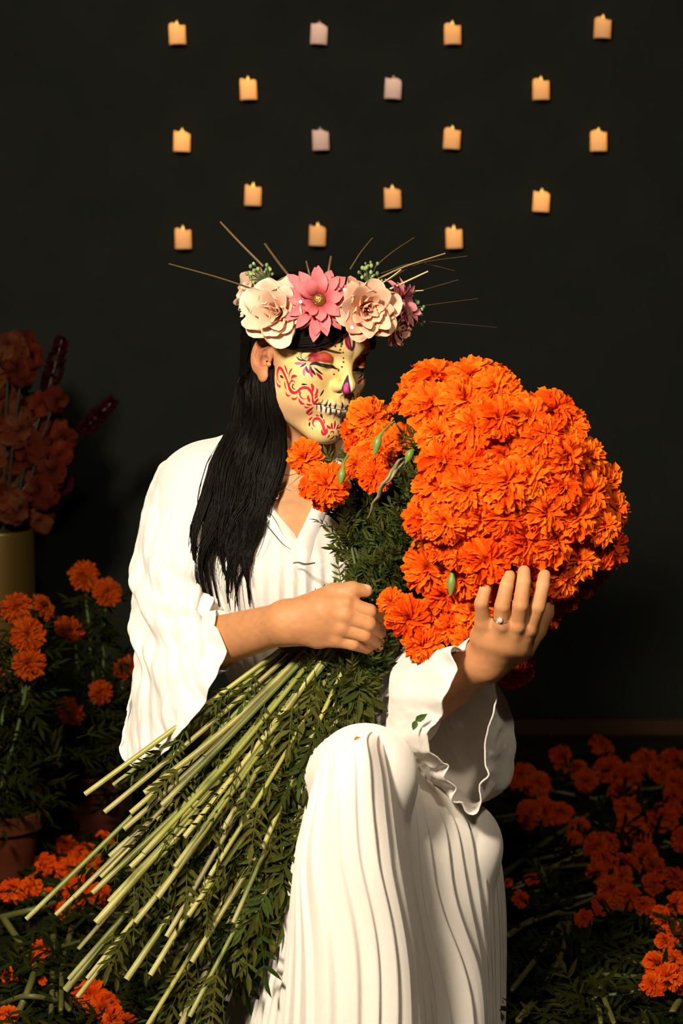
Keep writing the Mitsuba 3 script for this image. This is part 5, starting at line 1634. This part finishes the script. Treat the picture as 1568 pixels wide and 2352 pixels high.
DARK = []
for k, (tipc, basec) in enumerate((((.060, .012, .006), (.022, .004, .003)), ((.085, .021, .008), (.03, .006, .004)), ((.045, .003, .013), (.018, .002, .005)), ((.10, .014, .006), (.035, .005, .003)))):
    v, f, c = bloom(300 + k, n=26, hw=.42, flare=.9, flat=1.0, tip=tipc, base=basec)
    DARK.append(mikit.ply((v, f), 'mat_petal', smooth=True, color=c))
DF = [(50, 790, 30), (20, 800, 34), (72, 822, 26), (45, 850, 30), (10, 880, 36), (40, 900, 30), (62, 935, 34), (95, 930, 24), (128, 920, 24), (15, 940, 34), (85, 970, 36), (40, 985, 36), (120, 985, 30), (150, 1005, 20), (10, 1010, 34), (70, 1025, 34), (105, 1040, 34),
      (140, 1040, 24), (30, 1060, 34), (75, 1080, 32), (120, 1085, 30), (15, 1110, 34), (55, 1125, 34), (95, 1130, 32), (35, 1165, 34), (75, 1180, 36), (95, 1195, 26), (10, 1180, 34), (-20, 960, 40), (-25, 1060, 40), (-20, 1150, 40), (-30, 870, 40)]
DFL = []
for i, (px, py, R) in enumerate(DF):
    k = dark_flower(i, px, py, 3.95 + bg.uniform(-.06, .05), R, [0, 1, 3, 0, 1][i % 5])
    tag(k, 'brownish red flower of the dark bunch in the tall gold vase', 'flower', 'dark red flowers in the tall gold vase')
k = dark_flower(99, 142, 1112, 3.94, 24, 2)
tag(k, 'dark magenta flower low on the right of the bunch in the gold vase', 'flower')


def spike(pts, r, label):
    key = number('plume')
    path = catmull(P(*pts), 26)
    parts = []
    t, a, b = frames(path)
    for i in range(4, 26):
        for j in range(7):
            an = bg.uniform(0, 6.28)
            w = r * math.sin(math.pi * min(1, (i - 2) / 25) ** .8) + .002
            o = path[i] + (a[i] * math.cos(an) + b[i] * math.sin(an)) * w * .6
            parts.append(leaflet(o, t[i] * .7 + a[i] * math.cos(an) + b[i] * math.sin(an), a[i], .013, .004, np.array([.016, .002, .003]) * bg.uniform(.6, 1.5), bg))
    v, f, c = join(parts)
    put(f'{key}__tuft', (v, f), 'mat_leaf', color=c, kind='stuff')
    top = vb + [0, 0, H]
    v, f = tube(np.vstack([[vb + [0, 0, H * .6]], [top], path[:1], path[::5]]), .0022, 6, n=24)
    put(f'{key}__stem', (v, f), 'mat_stem', smooth=True, color=np.tile([.05, .02, .012], (len(v), 1)))
    tag(key, label, 'plume')


spike([(98, 930, 3.97), (118, 870, 3.97), (142, 780, 3.97)], .016, 'dark red plume that stands upright beside the flowers of the gold vase')
spike([(165, 1010, 3.97), (205, 975, 3.97), (258, 922, 3.97)], .012, 'dark red plume that leans out to the right of the gold vase')

POM = []
for k in range(4):
    v, f, c = bloom(500 + k, n=[150, 165, 140, 155][k], hw=.115, flare=.30, flat=.74, tip=(.35, .052, .004), base=(.24, .018, .002))
    POM.append(mikit.ply((v, f), 'mat_petal', smooth=True, color=c))


def pot(key, c, R, Hh):
    prof = [(.001, .003), (R * .62, .003), (R * .64, .01), (R * .86, Hh * .80), (R * .88, Hh * .81), (R, Hh * .815), (R * 1.02, Hh * .985), (R * .98, Hh), (R * .90, Hh * .985), (R * .86, Hh * .86), (.001, Hh * .86)]
    m = trimesh.creation.revolve(prof[::-1], sections=48)
    put(f'{key}__pot', (np.array(m.vertices) + c, np.array(m.faces)), 'mat_terracotta', smooth=35, label='terracotta pot')
    v, f = tube([c + [0, 0, Hh * .84], c + [0, 0, Hh * .90]], R * .86, 24)
    put(f'{key}__soil', (v, f), 'mat_soil')


def potted(label, px, py, Y, R, Hh, heads, lean):
    key = number('potted_marigold')
    c = W(px, py, Y)
    c = np.array([c[0], c[1], 0.0])
    pot(key, c, R, Hh)
    leaves = []
    for i, (hx, hy, Rp, ax, dy) in enumerate(heads):
        h = W(hx, hy, Y + dy)
        rr = Rp * Y / F_PX
        kb = number(f'{key}__flower_head')
        copy(kb, POM[i % 4], place(aim(unit(ax), bg.uniform(0, 6)), h, rr * 1.04))
        base = c + [bg.uniform(-.3, .3) * R, bg.uniform(-.3, .3) * R, Hh * .88]
        pth = catmull([base, base * .4 + h * .6 + [0, .02, -.02], h - unit(ax) * rr * .5], 14)
        v, f = tube(pth, [.004, .0028], 7)
        put(number(f'{key}__stem'), (v, f), 'mat_stem', smooth=True, color=np.tile([.07, .11, .025], (len(v), 1)))
        for s in range(2, 13):
            for q in range(3):
                d = unit(bg.normal(0, 1, 3) * [1, 1, .5])
                leaves.append(pinnate(pth[s], d, np.array([0, -.4, 1]), bg.uniform(.04, .075), bg, 1.2, .22, pairs=3))  # leaf colour scaled down in place of dim light
    for q in range(70):
        o = bg.normal(0, 1, 3) * [R * .8, R * .7, .05] + [0, 0, Hh + .05]
        d = unit(bg.normal(0, 1, 3) + [0, 0, .4])
        leaves.append(pinnate(c + o, d, np.array([0, -.4, 1]), bg.uniform(.05, .08), bg, 1.3, .22, pairs=3))
    v, f, cc = join(leaves)
    put(f'{key}__foliage', (v, f), 'mat_leaf', color=clip01(cc), kind='stuff')
    tag(key, label, 'potted plant')


F = [.05, -.85, .5]
potted('potted marigold with loosely spread flower heads beside her right sleeve', 218, 1620, 3.75, .082, .15,
       [(193, 1322, 38, F, -.02), (246, 1360, 36, [.3, -.8, .5], -.03), (160, 1442, 38, [-.3, -.75, -.5], -.06), (290, 1532, 36, [.4, -.7, -.5], .0), (231, 1590, 30, [.1, -.8, .2], -.10), (160, 1634, 36, [-.3, -.8, -.3], -.11)], 0)
potted('potted marigold with three round flower heads one above the other at the left edge', -12, 1690, 3.42, .085, .17,
       [(38, 1397, 40, F, -.05), (63, 1458, 42, [.1, -.9, .4], -.09), (68, 1524, 41, [0, -.9, .4], -.10), (98, 1396, 36, [.8, -.1, .5], .06), (-30, 1560, 40, F, -.05), (70, 1650, 24, [.3, -.6, -.6], .05)], 0)

# ---------------------------------------------------------------- cut marigolds that lie about on the floor
LEFTF = [(20, 1990, 36), (60, 2003, 36), (100, 1985, 30), (30, 2045, 36), (150, 1955, 38), (190, 1962, 36), (160, 2002, 38), (212, 1985, 30), (180, 2042, 42), (122, 2060, 30), (150, 2092, 26), (230, 2050, 28), (-10, 2020, 36), (70, 2040, 30), (95, 2182, 26), (85, 2205, 20), (25, 2242, 26), (97, 2252, 12),
         (208, 2290, 46), (238, 2318, 42), (262, 2342, 36), (292, 2345, 22), (58, 1850, 30), (82, 1832, 22), (182, 1765, 20), (10, 1880, 20), (-8, 1850, 24), (20, 2330, 26), (240, 1930, 26)]
RIGHTF = [(1380, 1716, 34), (1290, 1742, 34), (1320, 1768, 36), (1345, 1792, 30), (1200, 1782, 36), (1235, 1800, 34), (1178, 1778, 24), (1400, 1768, 36), (1440, 1790, 36), (1430, 1820, 36), (1485, 1752, 38), (1515, 1775, 30), (1548, 1752, 38), (1560, 1800, 36), (1545, 1830, 28), (1215, 1868, 34), (1250, 1862, 34), (1285, 1868, 34), (1212, 1895, 24),
          (1440, 1860, 36), (1445, 1900, 40), (1465, 1920, 36), (1520, 1880, 38), (1545, 1862, 26), (1330, 1905, 30), (1318, 1930, 22), (1370, 1945, 34), (1395, 1935, 30), (1385, 1975, 28), (1370, 2005, 28), (1480, 1965, 34), (1440, 1990, 36), (1500, 1985, 28), (1550, 2020, 36), (1500, 2030, 30), (1400, 2040, 36), (1440, 2062, 36), (1385, 2075, 30), (1480, 2080, 28), (1555, 2075, 30),
          (1520, 2110, 34), (1545, 2140, 36), (1525, 2165, 26), (1510, 2220, 38), (1535, 2245, 38), (1500, 2260, 32), (1545, 2205, 30), (1165, 2030, 16), (1220, 2020, 20), (1340, 2110, 24), (1195, 2065, 22), (1430, 2015, 28), (1575, 1930, 36), (1580, 2250, 40)]


FLOORB = []
for k in range(5):
    v, f, c = bloom(700 + k, n=[80, 70, 88, 76, 84][k], hw=[.19, .22, .18, .2, .21][k], flare=[.5, .6, .45, .55, .65][k], flat=.72, tip=(.58, .066, .004), base=(.28, .014, .0015))  # darker copies of the bouquet blooms, the dimmer light put into the colour
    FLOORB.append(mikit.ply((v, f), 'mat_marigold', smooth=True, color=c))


def floor_marigold(px, py, Rp, z, label, group, tint):
    key = number('marigold')
    c = FL(px, py, z)
    R = Rp * c[1] / F_PX * 1.12
    ax = unit(np.array([bg.normal(0, .45), -.75 + bg.normal(0, .3), .7 + bg.normal(0, .3)]))
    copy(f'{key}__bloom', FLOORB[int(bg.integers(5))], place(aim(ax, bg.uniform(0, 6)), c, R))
    d = unit(np.array([bg.normal(0, 1), .5 + bg.normal(0, .6), 0]))
    L = bg.uniform(.12, .3)
    e = c + d * L
    e[2] = .012
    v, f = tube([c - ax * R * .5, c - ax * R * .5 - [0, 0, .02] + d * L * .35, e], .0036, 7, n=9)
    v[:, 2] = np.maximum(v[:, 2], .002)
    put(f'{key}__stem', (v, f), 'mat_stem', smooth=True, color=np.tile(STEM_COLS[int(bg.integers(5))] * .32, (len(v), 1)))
    tag(key, label, 'marigold', group)


SPECIAL = {(208, 2290): 'bright orange marigold on the floor below the cut stems at the bottom left', (1510, 2220): 'lone orange marigold low at the right edge of the floor', (1380, 1716): 'orange marigold farthest back, nearest the foot of the wall', (182, 1765): 'small orange marigold just below the terracotta pot'}
for lst, z, lab, grp in ((LEFTF, .055, 'cut orange marigold in the heap on the floor at the left', 'marigolds on the floor at the left'), (RIGHTF, .075, 'cut orange marigold strewn on the floor at the right', 'marigolds on the floor at the right')):
    for px, py, Rp in lst:
        floor_marigold(px, py, Rp, z + bg.uniform(-.01, .01), SPECIAL.get((px, py), lab), grp, 1)

# long cut stems on the floor
LOOSE = [[(0, 2108), (90, 2085), (165, 2062)], [(10, 2112), (70, 2200), (110, 2262), (160, 2320)], [(100, 2050), (122, 2120), (118, 2330)], [(165, 2130), (145, 2220), (140, 2320)], [(0, 2310), (60, 2288), (130, 2298)], [(1155, 2008), (1260, 1930), (1390, 1846)], [(1228, 1975), (1300, 2105), (1360, 2230), (1410, 2350)], [(1165, 2150), (1230, 2110), (1320, 2098)],
         [(1300, 2105), (1240, 2190), (1175, 2275)], [(1310, 2100), (1290, 2190), (1255, 2260)], [(1180, 1880), (1160, 1895), (1150, 1905)], [(1190, 2345), (1260, 2250), (1300, 2110)], [(1350, 2230), (1370, 2290), (1380, 2350)], [(1480, 2350), (1500, 2280), (1515, 2230)], [(30, 2352), (70, 2260), (90, 2190)], [(1560, 2300), (1540, 2330), (1530, 2350)]]
for i, pts in enumerate(LOOSE):
    k = number('cut_stem')
    p = np.array([FL(x, y, .05 + .03 * math.sin(1.3 * i + 2 * j)) for j, (x, y) in enumerate(pts)])
    v, f = tube(p, [.0052, .0045, .0036], 8, n=20, ribs=.08)
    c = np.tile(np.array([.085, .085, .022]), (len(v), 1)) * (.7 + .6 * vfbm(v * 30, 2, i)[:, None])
    put(k, (v, f), 'mat_stem', smooth=True, color=c, label='long green cut stem lying on the floor at the ' + ('left' if pts[0][0] < 700 else 'right'), category='stem', group='cut stems on the floor at the ' + ('left' if pts[0][0] < 700 else 'right'))

# the leaves that lie among them
for side, n, x0, x1 in (('left', 330, -30, 420), ('right', 560, 1120, 1600)):
    parts = []
    for i in range(n):
        px, py = bg.uniform(x0, x1), bg.uniform(1735, 2380)
        z = bg.uniform(.01, .075)
        p = FL(px, py, z)
        d = unit(np.array([bg.normal(), bg.normal(), bg.normal(0, .35)]))
        parts.append(pinnate(p, d, np.array([0, -.5, .8]), bg.uniform(.05, .09), bg, 1.3, .25, pairs=3))  # leaf colour scaled down to stand in for dim light on the floor
    v, f, c = join(parts)
    v[:, 2] = np.maximum(v[:, 2], .003)
    put(number('cut_foliage'), (v, f), 'mat_leaf', color=clip01(c), label=f'loose dark green marigold leaves scattered over the floor at the {side}', category='leaves', kind='stuff')
